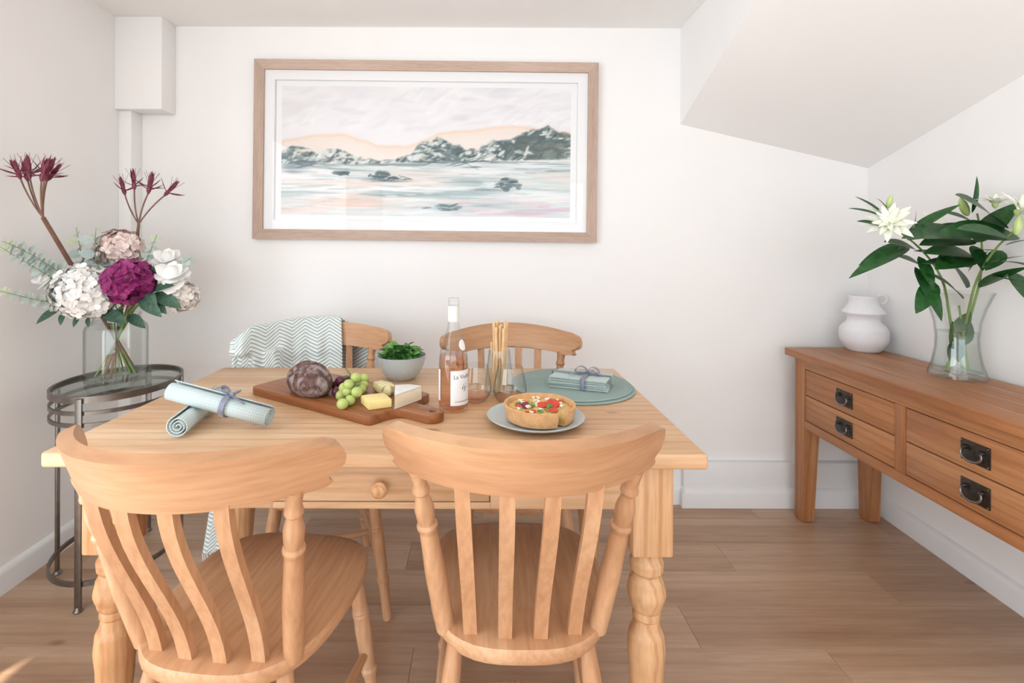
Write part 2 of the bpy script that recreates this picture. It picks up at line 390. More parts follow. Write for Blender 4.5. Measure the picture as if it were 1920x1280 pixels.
# ------------------------------------------------------------------ the room
XL, YB, ZC, YF = -1.645, 2.363, 2.213, -2.65       # left wall, back wall, ceiling, wall behind the camera
def xr(y): return 1.795 + 0.036 * (y - 2.35)       # right wall is a touch out of square
floor = struct('floor', box(XL - 0.1, 1.95, YF - 0.1, YB + 0.1, -0.10, -0.006), M['sub'], 'wood-look plank floor')
PW, PL = 0.18, 1.22
pl_cache = {}
for r in range(-23, 6):
    y0 = 1.505 + r * PW; y1 = min(y0 + PW, YB)
    if y0 < YF: y0 = YF
    if y1 - y0 < 0.02: continue
    x = 1.02 if r == -1 else (1.02 - PL * ((r * 0.383 + 0.3) % 1.0))
    while x > XL: x -= PL
    while x < 1.81:
        a, b = max(x, XL), min(x + PL, 1.81)
        if b - a > 0.01:
            key = (round(b - a, 4), round(y1 - y0, 4))
            if key not in pl_cache:
                pl_cache[key] = mesh_of('plank', box(0.0004, key[0] - 0.0004, 0.0004, key[1] - 0.0004, -0.006, 0, 0.0004, 1), M['floor'])
            link('plank', pl_cache[key], floor, Matrix.Translation((a, y0, 0)))
        x += PL
struct('ceiling', box(XL - 0.1, 1.95, YF - 0.1, YB + 0.1, ZC, ZC + 0.08), M['ceil'], 'plain white ceiling')
struct('wall_back', box(XL - 0.1, 1.95, YB, YB + 0.1, 0, ZC), M['wall'], 'white back wall behind the dining table')
DY0, DY1, DZ = -1.55, 0.74, 2.05                   # glazed door in the left wall, out of view beside the camera
struct('wall_left', join(box(XL - 0.1, XL, DY1, YB, 0, ZC), box(XL - 0.1, XL, YF, DY0, 0, ZC), box(XL - 0.1, XL, DY0, DY1, DZ, ZC)), M['wall'], 'left wall with corner boxing')
WX0, WX1, WZ0, WZ1 = -1.5, 1.5, 0.08, 2.12  # unseen rear opening, made wide for softer frontal light
struct('wall_front', join(box(XL, WX0, YF - 0.1, YF, 0, ZC), box(WX1, 1.95, YF - 0.1, YF, 0, ZC), box(WX0, WX1, YF - 0.1, YF, 0, WZ0), box(WX0, WX1, YF - 0.1, YF, WZ1, ZC)), M['wall'], 'wall behind the viewpoint with a wide opening for fill light')
V = [(xr(YF), YF, 0), (xr(YB), YB, 0), (1.95, YB, 0), (1.95, YF, 0)]
struct('wall_right', (V + [(a, b, ZC) for a, b, c in V], [(0, 1, 5, 4), (1, 2, 6, 5), (2, 3, 7, 6), (3, 0, 4, 7), (0, 3, 2, 1), (4, 5, 6, 7)]), M['wall'], 'right wall behind the oak console')
def window(name, a0, a1, z0, z1, plane, axis, label, mull):
    fs = []
    t = 0.05
    def bx(u0, u1, w0, w1):
        return box(plane - 0.08, plane - 0.03, u0, u1, w0, w1, 0.004) if axis == 'Y' else box(u0, u1, plane - 0.08, plane - 0.03, w0, w1, 0.004)
    fs = [bx(a0, a0 + t, z0, z1), bx(a1 - t, a1, z0, z1), bx(a0 + t, a1 - t, z0, z0 + t), bx(a0 + t, a1 - t, z1 - t, z1)] + [bx(q - t / 2, q + t / 2, z0 + t, z1 - t) for q in mull]
    o = struct(name, join(*fs), M['gloss'], label)
    ed = [a0 + t] + [s for q in mull for s in (q - t / 2, q + t / 2)] + [a1 - t]
    for k in range(0, len(ed), 2):
        u0, u1 = ed[k], ed[k + 1]
        s = box(plane - 0.060, plane - 0.056, u0, u1, z0 + t, z1 - t) if axis == 'Y' else box(u0, u1, plane - 0.060, plane - 0.056, z0 + t, z1 - t)
        part('pane', s, M['pane'], o)
window('window_1', DY0, DY1, 0.0, DZ, XL, 'Y', 'white framed glazed door in the left wall', [(DY0 + DY1) / 2])
window('fill_window', WX0, WX1, WZ0, WZ1, YF, 'X', 'white framed window added behind the viewpoint for fill light', [-0.5, 0.5])  # unseen window, added and widened to fill from behind the camera
# boxing in the top corner and the pipe casing under it
struct('trim_1', join(box(XL, -1.434, 2.259, YB, 1.80, ZC, 0.002), box(XL, -1.589, 2.288, YB, 0, 1.80, 0.002)), M['wall'], 'white boxed-in corner with narrow pipe casing below')
# low ledge on the back wall and the skirting boards
struct('trim_2', box(0.93, xr(YB) + 0.02, 2.333, YB, 0, 0.2, 0.003), M['gloss'], 'low white ledge along the back wall beside the console')
def skirt(p0, p1, h, t, side):                     # board from p0 to p1, thickness to one side, rounded top
    p0, p1 = Vector((*p0, 0)), Vector((*p1, 0)); d = (p1 - p0); n = Vector((-d.y, d.x, 0)).normalized() * side
    prof = [(0, 0), (t, 0), (t, h - 0.022), (t * 0.85, h - 0.012), (t * 0.45, h - 0.003), (0, h)]
    V = [tuple(p + n * a + Vector((0, 0, b))) for p in (p0, p1) for a, b in prof]; k = len(prof)
    return V, [(i, (i + 1) % k, k + (i + 1) % k, k + i) for i in range(k)] + [tuple(range(k))[::-1], tuple(range(k, 2 * k))]
struct('baseboard_left', skirt((XL, DY1), (XL, YB - 0.075), 0.09, 0.016, -1), M['gloss'], 'white skirting board along the left wall')
struct('baseboard_back', join(skirt((-1.589, YB), (0.93, YB), 0.085, 0.016, -1), skirt((0.93, 2.333), (xr(YB), 2.333), 0.085, 0.018, -1), skirt((0.93, YB), (0.93, 2.315), 0.085, 0.014, -1)), M['gloss'], 'white skirting board along the back wall')
struct('baseboard_right', skirt((xr(YB), YB), (xr(YF), YF), 0.09, 0.018, -1), M['gloss'], 'white skirting board along the right wall')
# sloping underside of the stairs
A_, B_ = Vector((0.92, YB, 1.765)), Vector((1.81, YB, 1.560)); LE, RE = Vector((0.92, 1.283, ZC)), Vector((1.78, -0.05, ZC))
sof = sheet(lambda u, v: A_.lerp(B_, u).lerp(LE.lerp(RE, u), v), 14, 14)
struct('wall_soffit', join(sof, ([tuple(A_), tuple(LE), (0.92, YB, ZC)], [(0, 1, 2)])), M['wall'], 'sloping white underside of a staircase', 20)

# ------------------------------------------------------------------ dining table
TX0, TX1, TY0, TY1, TH = -0.926, 0.475, 1.06, 1.816, 0.757
tcx, tcy = (TX0 + TX1) / 2, (TY0 + TY1) / 2
tab = thing('dining_table', 'rectangular waxed pine farmhouse table with turned legs and a drawer', 'table', (tcx, tcy, 0))
hx, hy = (TX1 - TX0) / 2, (TY1 - TY0) / 2
part('tabletop', box(-hx, hx, -hy, hy, TH - 0.033, TH, 0.007, 3), M['pineX'], tab)
lx, ly, lb = 0.596, 0.300, 0.044
legp = smooth_prof([(0, 0.020), (0.03, 0.027), (0.07, 0.027), (0.09, 0.022), (0.12, 0.024), (0.30, 0.030), (0.46, 0.0375), (0.56, 0.0415), (0.62, 0.039), (0.665, 0.030), (0.69, 0.027), (0.70, 0.031), (0.715, 0.031), (0.725, 0.029), (0.745, 0.035), (0.80, 0.0425), (0.85, 0.038), (0.875, 0.032), (0.885, 0.030), (0.90, 0.036), (0.935, 0.037), (0.955, 0.032), (0.97, 0.030), (1.0, 0.034)], 110)
leg_me = mesh_of('leg', join(turned((0, 0, 0), (0, 0, 0.525), legp, 28), box(-lb, lb, -lb, lb, 0.52, TH - 0.033, 0.004)), M['pineZ'])
for sx in (-1, 1):
    for sy in (-1, 1): link('leg', leg_me, tab, Matrix.Translation((sx * lx, sy * ly, 0)))
AZ0, AZ1 = 0.62, TH - 0.033
part('apron', box(-lx + lb, lx - lb, ly + 0.012, ly + 0.034, AZ0, AZ1, 0.002), M['pineX'], tab)
for sx in (-1, 1): part('apron', box(sx * (lx + 0.023) - 0.011, sx * (lx + 0.023) + 0.011, -ly + lb, ly - lb, AZ0, AZ1, 0.002), M['pineY'], tab)
dx0, dx1, yf = 0.007 - 0.235, 0.007 + 0.235, -ly - 0.036
part('apron', join(box(-lx + lb, dx0 - 0.002, yf, yf + 0.022, AZ0, AZ1, 0.002), box(dx1 + 0.002, lx - lb, yf, yf + 0.022, AZ0, AZ1, 0.002), box(dx0 - 0.002, dx1 + 0.002, yf, yf + 0.022, AZ0, AZ0 + 0.014, 0.001)), M['pineX'], tab)
dr = part('drawer', join(box(dx0, dx1, yf + 0.001, yf + 0.02, AZ0 + 0.016, AZ1 - 0.002, 0.002), box(dx0 + 0.01, dx1 - 0.01, yf + 0.02, yf + 0.36, AZ0 + 0.02, AZ1 - 0.012)), M['pineX'], tab)
kb = part('knob', xf(lathe(smooth_prof([(0, 0.008), (0.012, 0.008), (0.02, 0.016), (0.03, 0.018), (0.038, 0.012), (0.040, 0.0)], 20)and [(r, z) for z, r in smooth_prof([(0, 0.008), (0.010, 0.008), (0.018, 0.016), (0.028, 0.018), (0.036, 0.012), (0.039, 0.001)], 24)], 20), Matrix.Translation((0.007, yf + 0.002, 0.672)) @ Matrix.Rotation(R(90), 4, 'X')), M['pineZ'], dr)

# ------------------------------------------------------------------ chairs (origin on the floor under the seat centre, facing +Y)
HS = 0.44
def make_chair():
    t = thing('dining_chair', 'chair', 'chair')
    def Rs(a):
        n = 3.0; c, s = math.cos(a), math.sin(a)
        r = 1 / ((abs(c) / 0.200) ** n + (abs(s) / 0.232) ** n) ** (1 / n)
        return r
    na = 56; V, Fc = [], []; rings = []
    for rr, z in ((0.06, 0), (0.35, 0), (0.6, 0), (0.8, 0), (0.92, 0), (0.985, -0.003), (1.0, -0.010), (0.995, -0.026), (0.965, -0.036), (0.6, -0.036), (0.1, -0.036)):
        for i in range(na):
            a = 2 * PI * i / na; r = Rs(a) * rr; x, y = r * math.cos(a), r * math.sin(a)
            x *= 1 + 0.10 * (y / 0.232) * (1 if y < 0 else 0.25)
            dz = 0
            if z > -0.02: dz = -0.012 * max(0, 1 - rr * rr) * (1 if y > -0.12 else 0.5) - (0.010 * max(0, (y - 0.12) / 0.11) ** 2 * rr)
            V.append((x, y, HS + z + dz))
    m = len(V) // na
    for k in range(m - 1):
        for i in range(na): j = (i + 1) % na; Fc.append((k * na + i, k * na + j, (k + 1) * na + j, (k + 1) * na + i))
    Fc += [tuple(range(na)), tuple((m - 1) * na + i for i in range(na))]
    part('seat', (V, Fc), M['beechY'], t, ang=50)
    # crest rail: curved plank with shaped ears
    lean = math.tan(R(22))
    hw = [(0, 0.244), (0.04, 0.253), (0.10, 0.259), (0.3, 0.262), (0.5, 0.259), (0.62, 0.252), (0.70, 0.242), (0.74, 0.237), (0.78, 0.237), (0.86, 0.242), (0.93, 0.238), (0.97, 0.230), (1.0, 0.218)]
    def half(v):
        for (a, p), (b, q) in zip(hw, hw[1:]):
            if v <= b: return p + (q - p) * (v - a) / (b - a)
        return hw[-1][1]
    def cy(x): return -0.377 + 0.158 * (abs(x) / 0.26) ** 2.1
    def crest(u, v):
        s = u * 2 - 1; x = s * half(v); q = (x / 0.26) ** 2
        zt = 0.877 - 0.020 * q; zb = 0.787 - 0.014 * q; z = zt + (zb - zt) * v
        return (x, cy(x) + (0.877 - z) * lean, z)
    part('crest_rail', sheet(crest, 40, 22, 0.024), M['beechC'], t, ang=50)
    # slats
    for xb, xt in ((-0.101, -0.114), (-0.034, -0.038), (0.034, 0.038), (0.101, 0.114)):
        p0 = Vector((xb, -0.196 + 0.012 * (abs(xb) / 0.1) ** 2, HS - 0.012)); zt = 0.79; p1 = Vector((xt, cy(xt) + (0.877 - zt) * lean, zt))
        V, Fc = [], []; n = 14
        for i in range(n + 1):
            k = i / n; e = k * k * (3 - 2 * k); c = Vector((p0.x + (p1.x - p0.x) * k, p0.y + (p1.y - p0.y) * (0.35 * k + 0.65 * e), p0.z + (p1.z - p0.z) * k))
            for sx, sy in ((-1, -1), (1, -1), (1, 1), (-1, 1)): V.append((c.x + sx * 0.0132, c.y + sy * 0.0078, c.z))
        for i in range(n):
            for j in range(4): Fc.append((i * 4 + j, i * 4 + (j + 1) % 4, (i + 1) * 4 + (j + 1) % 4, (i + 1) * 4 + j))
        Fc += [(3, 2, 1, 0), tuple(n * 4 + j for j in range(4))]
        part('slat', (V, Fc), M['beechZ'], t)
    post = smooth_prof([(0, 0.0185), (0.12, 0.0195), (0.35, 0.0205), (0.58, 0.0175), (0.64, 0.0165), (0.655, 0.020), (0.675, 0.020), (0.69, 0.0145), (0.71, 0.0175), (0.77, 0.0185), (0.86, 0.0125), (0.87, 0.0165), (0.89, 0.0165), (0.905, 0.0135), (1.0, 0.0165)], 70)
    for s in (-1, 1): part('back_post', turned((s * 0.152, -0.160, HS - 0.012), (s * 0.198, cy(0.198) + (0.877 - 0.785) * lean, 0.785), post, 18), M['beechZ'], t)
    lp = smooth_prof([(0, 0.0135), (0.02, 0.015), (0.25, 0.0155), (0.30, 0.020), (0.315, 0.020), (0.325, 0.016), (0.40, 0.0185), (0.58, 0.0205), (0.62, 0.0185), (0.63, 0.021), (0.645, 0.0185), (0.66, 0.021), (0.675, 0.0185), (0.69, 0.021), (0.70, 0.0185), (0.78, 0.019), (0.95, 0.016), (1, 0.014)], 80)
    feet = {}
    for sx in (-1, 1):
        for sy, tx, ty, bx, by in ((1, 0.145, 0.150, 0.190, 0.195), (-1, 0.130, -0.150, 0.180, -0.235)):
            a, b = Vector((sx * bx, by, 0)), Vector((sx * tx, ty, HS - 0.024)); feet[sx, sy] = (a, b)
            part('leg', turned(a, b, lp, 16), M['beechZ'], t)
    sp = smooth_prof([(0, 0.008), (0.06, 0.0095), (0.25, 0.012), (0.42, 0.0135), (0.44, 0.0155), (0.46, 0.0125), (0.48, 0.0155), (0.5, 0.0125), (0.52, 0.0155), (0.54, 0.0125), (0.56, 0.0155), (0.58, 0.0135), (0.75, 0.012), (0.94, 0.0095), (1, 0.008)], 60)
    mids = {}
    for sx in (-1, 1):
        a = feet[sx, 1][0].lerp(feet[sx, 1][1], 0.42); b = feet[sx, -1][0].lerp(feet[sx, -1][1], 0.42); mids[sx] = a.lerp(b, 0.5)
        part('stretcher', turned(a, b, [(q, min(r, 0.0135)) for q, r in sp], 14), M['beechY'], t)
    part('stretcher', turned(mids[-1], mids[1], sp, 14), M['beechX'], t)
    return t
ch = make_chair()
spots = [(0.080, 1.176, 0, 'pale beech chair with its back straight in front of the quiche plate'),
         (-0.480, 1.120, R(-7), 'pale beech chair turned slightly, its back in front of the rolled napkins'),
         (0.108, 1.712, R(180), 'beech chair against the back wall side of the table, behind the wine bottle'),
         (-0.545, 1.740, R(180 + 20), 'beech chair with a striped throw over its back rail')]
chairs = []
for i, (x, y, a, lb_) in enumerate(spots):
    o = ch if i == 0 else copy_tree(ch)
    o.location = (x, y, 0); o.rotation_euler = (0, 0, a); o['label'] = lb_; o['group'] = 'chairs around the dining table'; chairs.append(o)

# ------------------------------------------------------------------ throw over the back of one chair
def throw():
    base = Matrix.Translation((-0.545, 1.740, 0)) @ Matrix.Rotation(R(200), 4, 'Z')
    lean = math.tan(R(22))
    def cy(x): return -0.377 + 0.158 * (min(abs(x), 0.27) / 0.26) ** 2.1
    LBk, rr = 0.36, 0.024                          # length hanging behind; radius of the bend over the rail
    def sst(a, b, v): v = min(1, max(0, (v - a) / (b - a))); return v * v * (3 - 2 * v)
    def fn(u, v):
        # chair local x is mirrored in the picture: +x is the picture's left
        tail = sst(0.735, 0.80, u); zend = 0.52 + (0.10 - 0.52) * tail
        vs = v * 1.25 - 0.25                       # below 0: behind the rail, above 0: over the front
        x0 = -0.085 - 0.115 * min(1.0, max(0.0, (-vs - 0.03) / 0.07)); x = x0 + u * (0.31 - x0)
        q = (min(abs(x), 0.26) / 0.26) ** 2
        zt = 0.877 - 0.020 * q - 0.75 * max(0, x - 0.25) + 0.004 + 0.009 * sst(0.19, 0.235, x); yc = cy(x)
        wr = 0.5 + 0.5 * math.sin(x * 75 + 1.0) * math.cos(x * 23)
        bend = 0.10
        if vs < -bend * 0.5:
            d = (-vs - bend * 0.5) / (0.25 - bend * 0.5); z = zt - d * LBk; y = yc - rr - 0.004 - 0.014 * wr * min(1, d * 4)
        elif vs < bend * 0.5:
            a = vs / (bend * 0.5) * PI / 2; y = yc + rr * math.sin(a); z = zt + rr * math.cos(a) - 0.004
        else:
            d = (vs - bend * 0.5) / (1 - bend * 0.5); z = zt - 0.004 + (zend - zt) * d
            zc = max(z, 0.775); rail = yc + (0.877 - zc) * lean + 0.028
            k = min(1, max(0, (z - 0.428) / 0.362)); e = k * k * (3 - 2 * k)
            yt = yc + 0.087 * lean; yb = -0.190
            slat = yb + (yt - yb) * (0.35 * k + 0.65 * e) + 0.020 + 0.040 * (1 - k)
            post = -0.160 - 0.091 * k + 0.034
            w_ = 1 - sst(0.024, 0.070, abs(x - 0.152 - 0.046 * k))
            need = slat + (post - slat) * w_
            y = max(rail, need) if z < 0.80 else rail
            y += 0.016 * wr * min(1, d * 5)
            x += 0.17 * tail * max(0, 0.80 - z)
        p = base @ Vector((x, y, z))
        if vs > 0 and p.z < 0.80: p.y = max(p.y, (1.834 if p.z > 0.69 else 1.800) + 0.008 * wr)
        return tuple(p)
    nu, nv = 70, 90
    s = sheet(fn, nu, nv, 0.0)
    O = Vector((-0.545, 1.95, 0.0)); s = ([tuple(Vector(p) - O) for p in s[0]], s[1])
    t = thing('throw_blanket', 'pale green and white chevron throw draped over a beech chair back', 'blanket', O)
    me = bpy.data.meshes.new('cloth'); me.from_pydata(*[s[0], [], s[1]]); me.update()
    uvl = me.uv_layers.new(name='UVMap'); w = nu + 1
    arc_ = np.zeros((nv + 1, w)); pv = np.array(s[0]).reshape(nv + 1, w, 3); arc_[1:] = np.cumsum(np.linalg.norm(pv[1:] - pv[:-1], axis=2), axis=0)
    arc_ -= arc_[nv // 5][None, :]
    for lp in me.loops:
        i, j = lp.vertex_index % w, lp.vertex_index // w
        uvl.data[lp.index].uv = (i / nu * 0.46, arc_[j, i] + 1.0)
    me.polygons.foreach_set('use_smooth', [True] * len(me.polygons)); me.materials.append(M['throw'])
    c = link('cloth', me, t); sm = c.modifiers.new('solid', 'SOLIDIFY'); sm.thickness = 0.005; sm.offset = 0
    fr = []
    for k in range(44):
        u = k / 43; p = Vector(fn(u, 1.0)) - O; g = Vector((random.uniform(-.006, .006), random.uniform(-.040, -.026), -0.05 - random.uniform(0, .012)))
        if p.z < 0.50: g.y = random.uniform(-.004, .004)
        fr.append(tube([p, p + g * 0.5 + Vector((0.002, 0, 0)), p + g], [0.0022, 0.0018, 0.0012], 5))
    part('fringe', join(*fr), M['fringe'], t, kind='stuff')
throw()

# ------------------------------------------------------------------ oak console with drawers along the right wall
SX, SY0, SY1, ST = 1.39, 1.125, 2.25, 0.745        # front plane, near and far ends, top height
sb = thing('oak_console', 'oak console table with drawers and dark ring handles', 'sideboard', (1.57, (SY0 + SY1) / 2, 0))
def sbx(x0, x1, y0, y1, z0, z1, b=0.002): return move(box(x0, x1, y0, y1, z0, z1, b), (-1.57, -(SY0 + SY1) / 2, 0))
SXB = 1.728
tb = [1.36, 1.46, 1.56, 1.66, 1.748]
for a, b in zip(tb, tb[1:]): part('top_board', sbx(a, b, SY0 - 0.03, SY1 + 0.03, 0.713, ST, 0.0025), M['oakY'], sb)
UZ = 0.411
part('end_panel', sbx(SX + 0.062, SXB - 0.06, SY1 - 0.05, SY1 - 0.012, UZ, 0.713), M['oakX'], sb)
part('end_panel', sbx(SX + 0.062, SXB - 0.06, SY0 + 0.012, SY0 + 0.05, UZ, 0.713), M['oakX'], sb)
part('back_panel', sbx(SXB - 0.03, SXB - 0.012, SY0 + 0.05, SY1 - 0.05, UZ, 0.713), M['oakY'], sb)
part('bottom_panel', sbx(SX + 0.03, SXB - 0.03, SY0 + 0.05, SY1 - 0.05, UZ + 0.004, UZ + 0.016), M['oakY'], sb)
lw = 0.066
def sleg(x0, y0, ix, iy):                          # square leg tapering on its inner faces
    V = []
    for z, k in ((0, 0.018), (0.004, 0.014), (UZ, 0.0), (0.713, 0.0)):
        a, b = x0, x0 + lw; c, d = y0, y0 + lw
        if ix > 0: b -= k
        else: a += k
        if iy > 0: d -= k
        else: c += k
        if z == 0: a += .003; b -= .003; c += .003; d -= .003
        V += [(a, c, z), (b, c, z), (b, d, z), (a, d, z)]
    Fc = [(3, 2, 1, 0), (12, 13, 14, 15)] + [(k * 4 + i, k * 4 + (i + 1) % 4, k * 4 + 4 + (i + 1) % 4, k * 4 + 4 + i) for k in range(3) for i in range(4)]
    return move((V, Fc), (-1.57, -(SY0 + SY1) / 2, 0))
for x0, ix in ((SX, 1), (SXB - lw, -1)):
    for y0, iy in ((SY0, 1), (SY1 - lw, -1)): part('leg', sleg(x0, y0, ix, iy), M['oakZ'], sb)
ym = (1.708 + 1.665) / 2
part('rail', sbx(SX, SX + 0.025, SY0 + lw, SY1 - lw, 0.670, 0.713), M['oakY'], sb)
part('rail', sbx(SX, SX + 0.025, SY0 + lw, SY1 - lw, UZ, 0.447), M['oakY'], sb)
part('stile', sbx(SX, SX + 0.025, ym - 0.0215, ym + 0.0215, 0.447, 0.670), M['oakZ'], sb)
part('gap_shade', sbx(SX + 0.026, SX + 0.03, SY0 + lw, SY1 - lw, UZ, 0.71, 0), M['dark'], sb)  # thin sheet just behind the fronts, coloured as the shade in their gaps
def ring_handle():
    out = []
    for k in range(25):
        a = R(200) - R(220) * k / 24 + R(0); out.append((0, 0.029 * math.cos(a), -0.004 + 0.021 * -abs(math.sin(a)) if False else 0.006 - 0.0))
    pts = []
    for k in range(25):
        a = R(-30) - R(120 + 0) * 0 - (R(240) * (k / 24) - R(0)); a = R(30) - R(240) * k / 24
        pts.append((-0.013 - 0.004 * math.sin(k / 24 * PI), 0.030 * math.cos(a), 0.020 * math.sin(a) - 0.001))
    return tube(pts, 0.0033, 8)
hplate = mesh_of('backplate', box(-0.003, 0.0, -0.043, 0.043, -0.030, 0.030, 0.001), M['iron'])
hring = mesh_of('ring_pull', ring_handle(), M['gun'])
hstud = mesh_of('stud', xf(lathe([(0.0065, 0), (0.0065, 0.012), (0.004, 0.016), (0.0005, 0.017)], 12), Matrix.Rotation(R(-90), 4, 'Y')), M['iron'])
hpin = mesh_of('pin', xf(lathe([(0.0028, 0), (0.0022, 0.002), (0.0003, 0.003)], 8), Matrix.Rotation(R(-90), 4, 'Y')), M['gun'])
for c0, c1 in ((ym + 0.0215, SY1 - lw), (SY0 + lw, ym - 0.0215)):
    for z0, z1 in ((0.449, 0.5565), (0.5585, 0.668)):
        yc, zc = (c0 + c1) / 2, (z0 + z1) / 2
        d = part('drawer', sbx(SX + 0.002, SX + 0.022, c0 + 0.002, c1 - 0.002, z0 + 0.001, z1 - 0.001, 0.0015), M['oakY'], sb)
        hp = Vector((SX + 0.002 - 1.57, yc - (SY0 + SY1) / 2, zc))
        link('backplate', hplate, d, Matrix.Translation(hp)); link('ring_pull', hring, d, Matrix.Translation(hp + Vector((0.0, 0, -0.002))))
        for s in (-1, 1): link('stud', hstud, d, Matrix.Translation(hp + Vector((0, s * 0.0255, 0.010))))
        for sy in (-1, 1):
            for sz in (-1, 1): link('pin', hpin, d, Matrix.Translation(hp + Vector((-0.003, sy * 0.038, sz * 0.025))))

# ------------------------------------------------------------------ framed print
def framed():
    Wd, Hd, fw = 1.585, 0.828, 0.046
    t = thing('framed_print', 'large landscape print in a pale wood frame on the back wall', 'picture', (-0.265, YB - 0.001, 1.632))
    t.rotation_euler = (0, R(0.45), 0)
    w, h = Wd / 2, Hd / 2; y0, y1 = -0.032, 0.0
    def bar(pts, d): return ([(x, y, z) for y in (y0, y1) for x, z in pts], [(0, 1, 2, 3), (7, 6, 5, 4), (0, 4, 5, 1), (1, 5, 6, 2), (2, 6, 7, 3), (3, 7, 4, 0)])
    g = 0.0005
    part('frame_rail', bar([(-w, h), (w, h), (w - fw, h - fw), (-w + fw, h - fw)], 0), M['frame'], t)
    part('frame_rail', bar([(-w, -h), (w, -h), (w - fw, -h + fw), (-w + fw, -h + fw)], 0), M['frame'], t)
    part('frame_stile', bar([(-w, -h + g), (-w, h - g), (-w + fw, h - fw - g), (-w + fw, -h + fw + g)], 0), M['frameZ'], t)
    part('frame_stile', bar([(w, -h + g), (w, h - g), (w - fw, h - fw - g), (w - fw, -h + fw + g)], 0), M['frameZ'], t)
    def ring(a, b, a2, b2, ya, yb): return join(*[box(*q) for q in ((-a, a, ya, yb, b2, b), (-a, a, ya, yb, -b, -b2), (-a, -a2, ya, yb, -b2, b2), (a2, a, ya, yb, -b2, b2))])
    iw, ih = w - fw, h - fw
    part('mount', ring(iw, ih, iw - 0.046, ih - 0.044, -0.020, -0.008), M['paper'], t)
    part('backing', box(-iw, iw, -0.006, -0.002, -ih, ih), M['paper'], t)
    pw, ph = iw - 0.075, ih - 0.068
    # the print: an abstract lake landscape painted into a fine grid of colours
    nx, nz = 420, 200
    rng = np.random.default_rng(5)
    X, Y = np.meshgrid(np.linspace(0, 1, nx), np.linspace(0, 1, nz))      # Y up
    def vnoise(fx, fy, seed):
        r = np.random.default_rng(seed); g = r.random((int(fy) + 3, int(fx) + 3)); x = X * fx; y = Y * fy
        xi, yi = x.astype(int), y.astype(int); a = x - xi; b = y - yi; a = a * a * (3 - 2 * a); b = b * b * (3 - 2 * b)
        return (g[yi, xi] * (1 - a) + g[yi, xi + 1] * a) * (1 - b) + (g[yi + 1, xi] * (1 - a) + g[yi + 1, xi + 1] * a) * b
    def fbm(fx, fy, seed, o=4): return sum(vnoise(fx * 2 ** k, fy * 2 ** k, seed + k) / 2 ** k for k in range(o)) / sum(1 / 2 ** k for k in range(o))
    img = np.zeros((nz, nx, 3)); img[:] = np.array([238, 236, 238])
    def lay(mask, col): 
        m = np.clip(mask, 0, 1)[..., None]; img[:] = img * (1 - m) + np.array(col) * m
    def curve(pts): return np.interp(X, [p[0] for p in pts], [p[1] for p in pts])
    def step(a, s=0.02): return np.clip(a / s + 0.5, 0, 1)
    lay((fbm(4, 5, 11) - 0.5) * 2.2, (214, 212, 216)); lay((fbm(5, 7, 31) - 0.55) * 3, (246, 245, 245))
    for cx, cz, rx, rz in ((0.63, 0.91, 0.06, 0.022), (0.27, 0.92, 0.025, 0.03), (0.62, 0.76, 0.035, 0.03), (0.78, 0.85, 0.05, 0.03)):
        lay((1 - ((X - cx) / rx) ** 2 - ((Y - cz) / rz) ** 2) * 0.5 * fbm(20, 20, 44), (196, 196, 200))
    jit = (fbm(26, 8, 3) - 0.5)
    hill = curve([(0, .58), (.1, .625), (.2, .635), (.3, .58), (.33, .55), (.43, .545), (.5, .60), (.56, .66), (.68, .68), (.8, .715), (.9, .70), (1, .66)]) + jit * 0.03
    lay(step(hill - Y, 0.03) * 0.85, (240, 222, 208)); lay(step(hill - Y - 0.05, 0.05) * (0.4 + 0.5 * fbm(8, 10, 8)), (240, 232, 226))
    lay((1 - np.abs(hill - Y - 0.012) / 0.014) * 0.7, (238, 206, 182))
    mid = curve([(0, .49), (.04, .52), (.08, .52), (.12, .47), (.17, .50), (.21, .49), (.26, .44), (.33, .415), (.40, .45), (.45, .49), (.47, .56), (.55, .60), (.60, .555), (.66, .51), (.71, .565), (.78, .60), (.83, .665), (.88, .685), (.92, .70), (1, .64)]) + jit * 0.07
    shore = curve([(0, .395), (.25, .395), (.5, .42), (.8, .44), (1, .455)])
    land = step(mid - Y, 0.02) * step(Y - shore, 0.02)
    lay(land * 0.9, (206, 214, 210))
    tex = fbm(22, 14, 61)
    dens = curve([(0, .62), (.1, .55), (.13, .2), (.2, .42), (.26, .5), (.34, .4), (.44, .3), (.5, .5), (.6, .5), (.68, .25), (.75, .5), (.82, .85), (1, .9)])
    lay(land * np.clip((tex - 0.62 + dens * 0.42) * 7, 0, 1) * 0.9, (112, 132, 130)); lay(land * np.clip((fbm(30, 18, 71) - 0.66 + dens * 0.35) * 8, 0, 1) * 0.85, (66, 86, 88))
    lay(land * step(X - 0.78) * np.clip((fbm(8, 20, 81) - 0.42) * 4, 0, 1) * 0.7, (124, 126, 112)); lay(land * np.clip((fbm(14, 26, 91) - 0.62) * 8, 0, 1) * 0.9, (238, 240, 240))
    for cx, cz, rx, rz in ((.56, .575, .016, .022), (.535, .52, .02, .03), (.605, .525, .018, .03), (.66, .505, .02, .03), (.215, .445, .022, .035), (.14, .43, .02, .02), (.90, .63, .02, .05), (.87, .58, .04, .03)):
        lay((1 - ((X - cx) / rx) ** 2 - ((Y - cz) / rz) ** 2) * 2 * np.clip(fbm(40, 26, 17) * 2 - 0.5, 0, 1), (74, 94, 98))
    # lake
    wat = step(shore - Y, 0.015); lay(wat, (226, 230, 230))
    def streak(seed, fx, fy, th, k, col, ylo, yhi, xlo=-1, xhi=2):
        b = step(Y - ylo, 0.08) * step(yhi - Y, 0.08) * step(X - xlo, 0.15) * step(xhi - X, 0.15); lay(wat * b * np.clip((fbm(fx, fy, seed, 3) - th) * k, 0, 1), col)
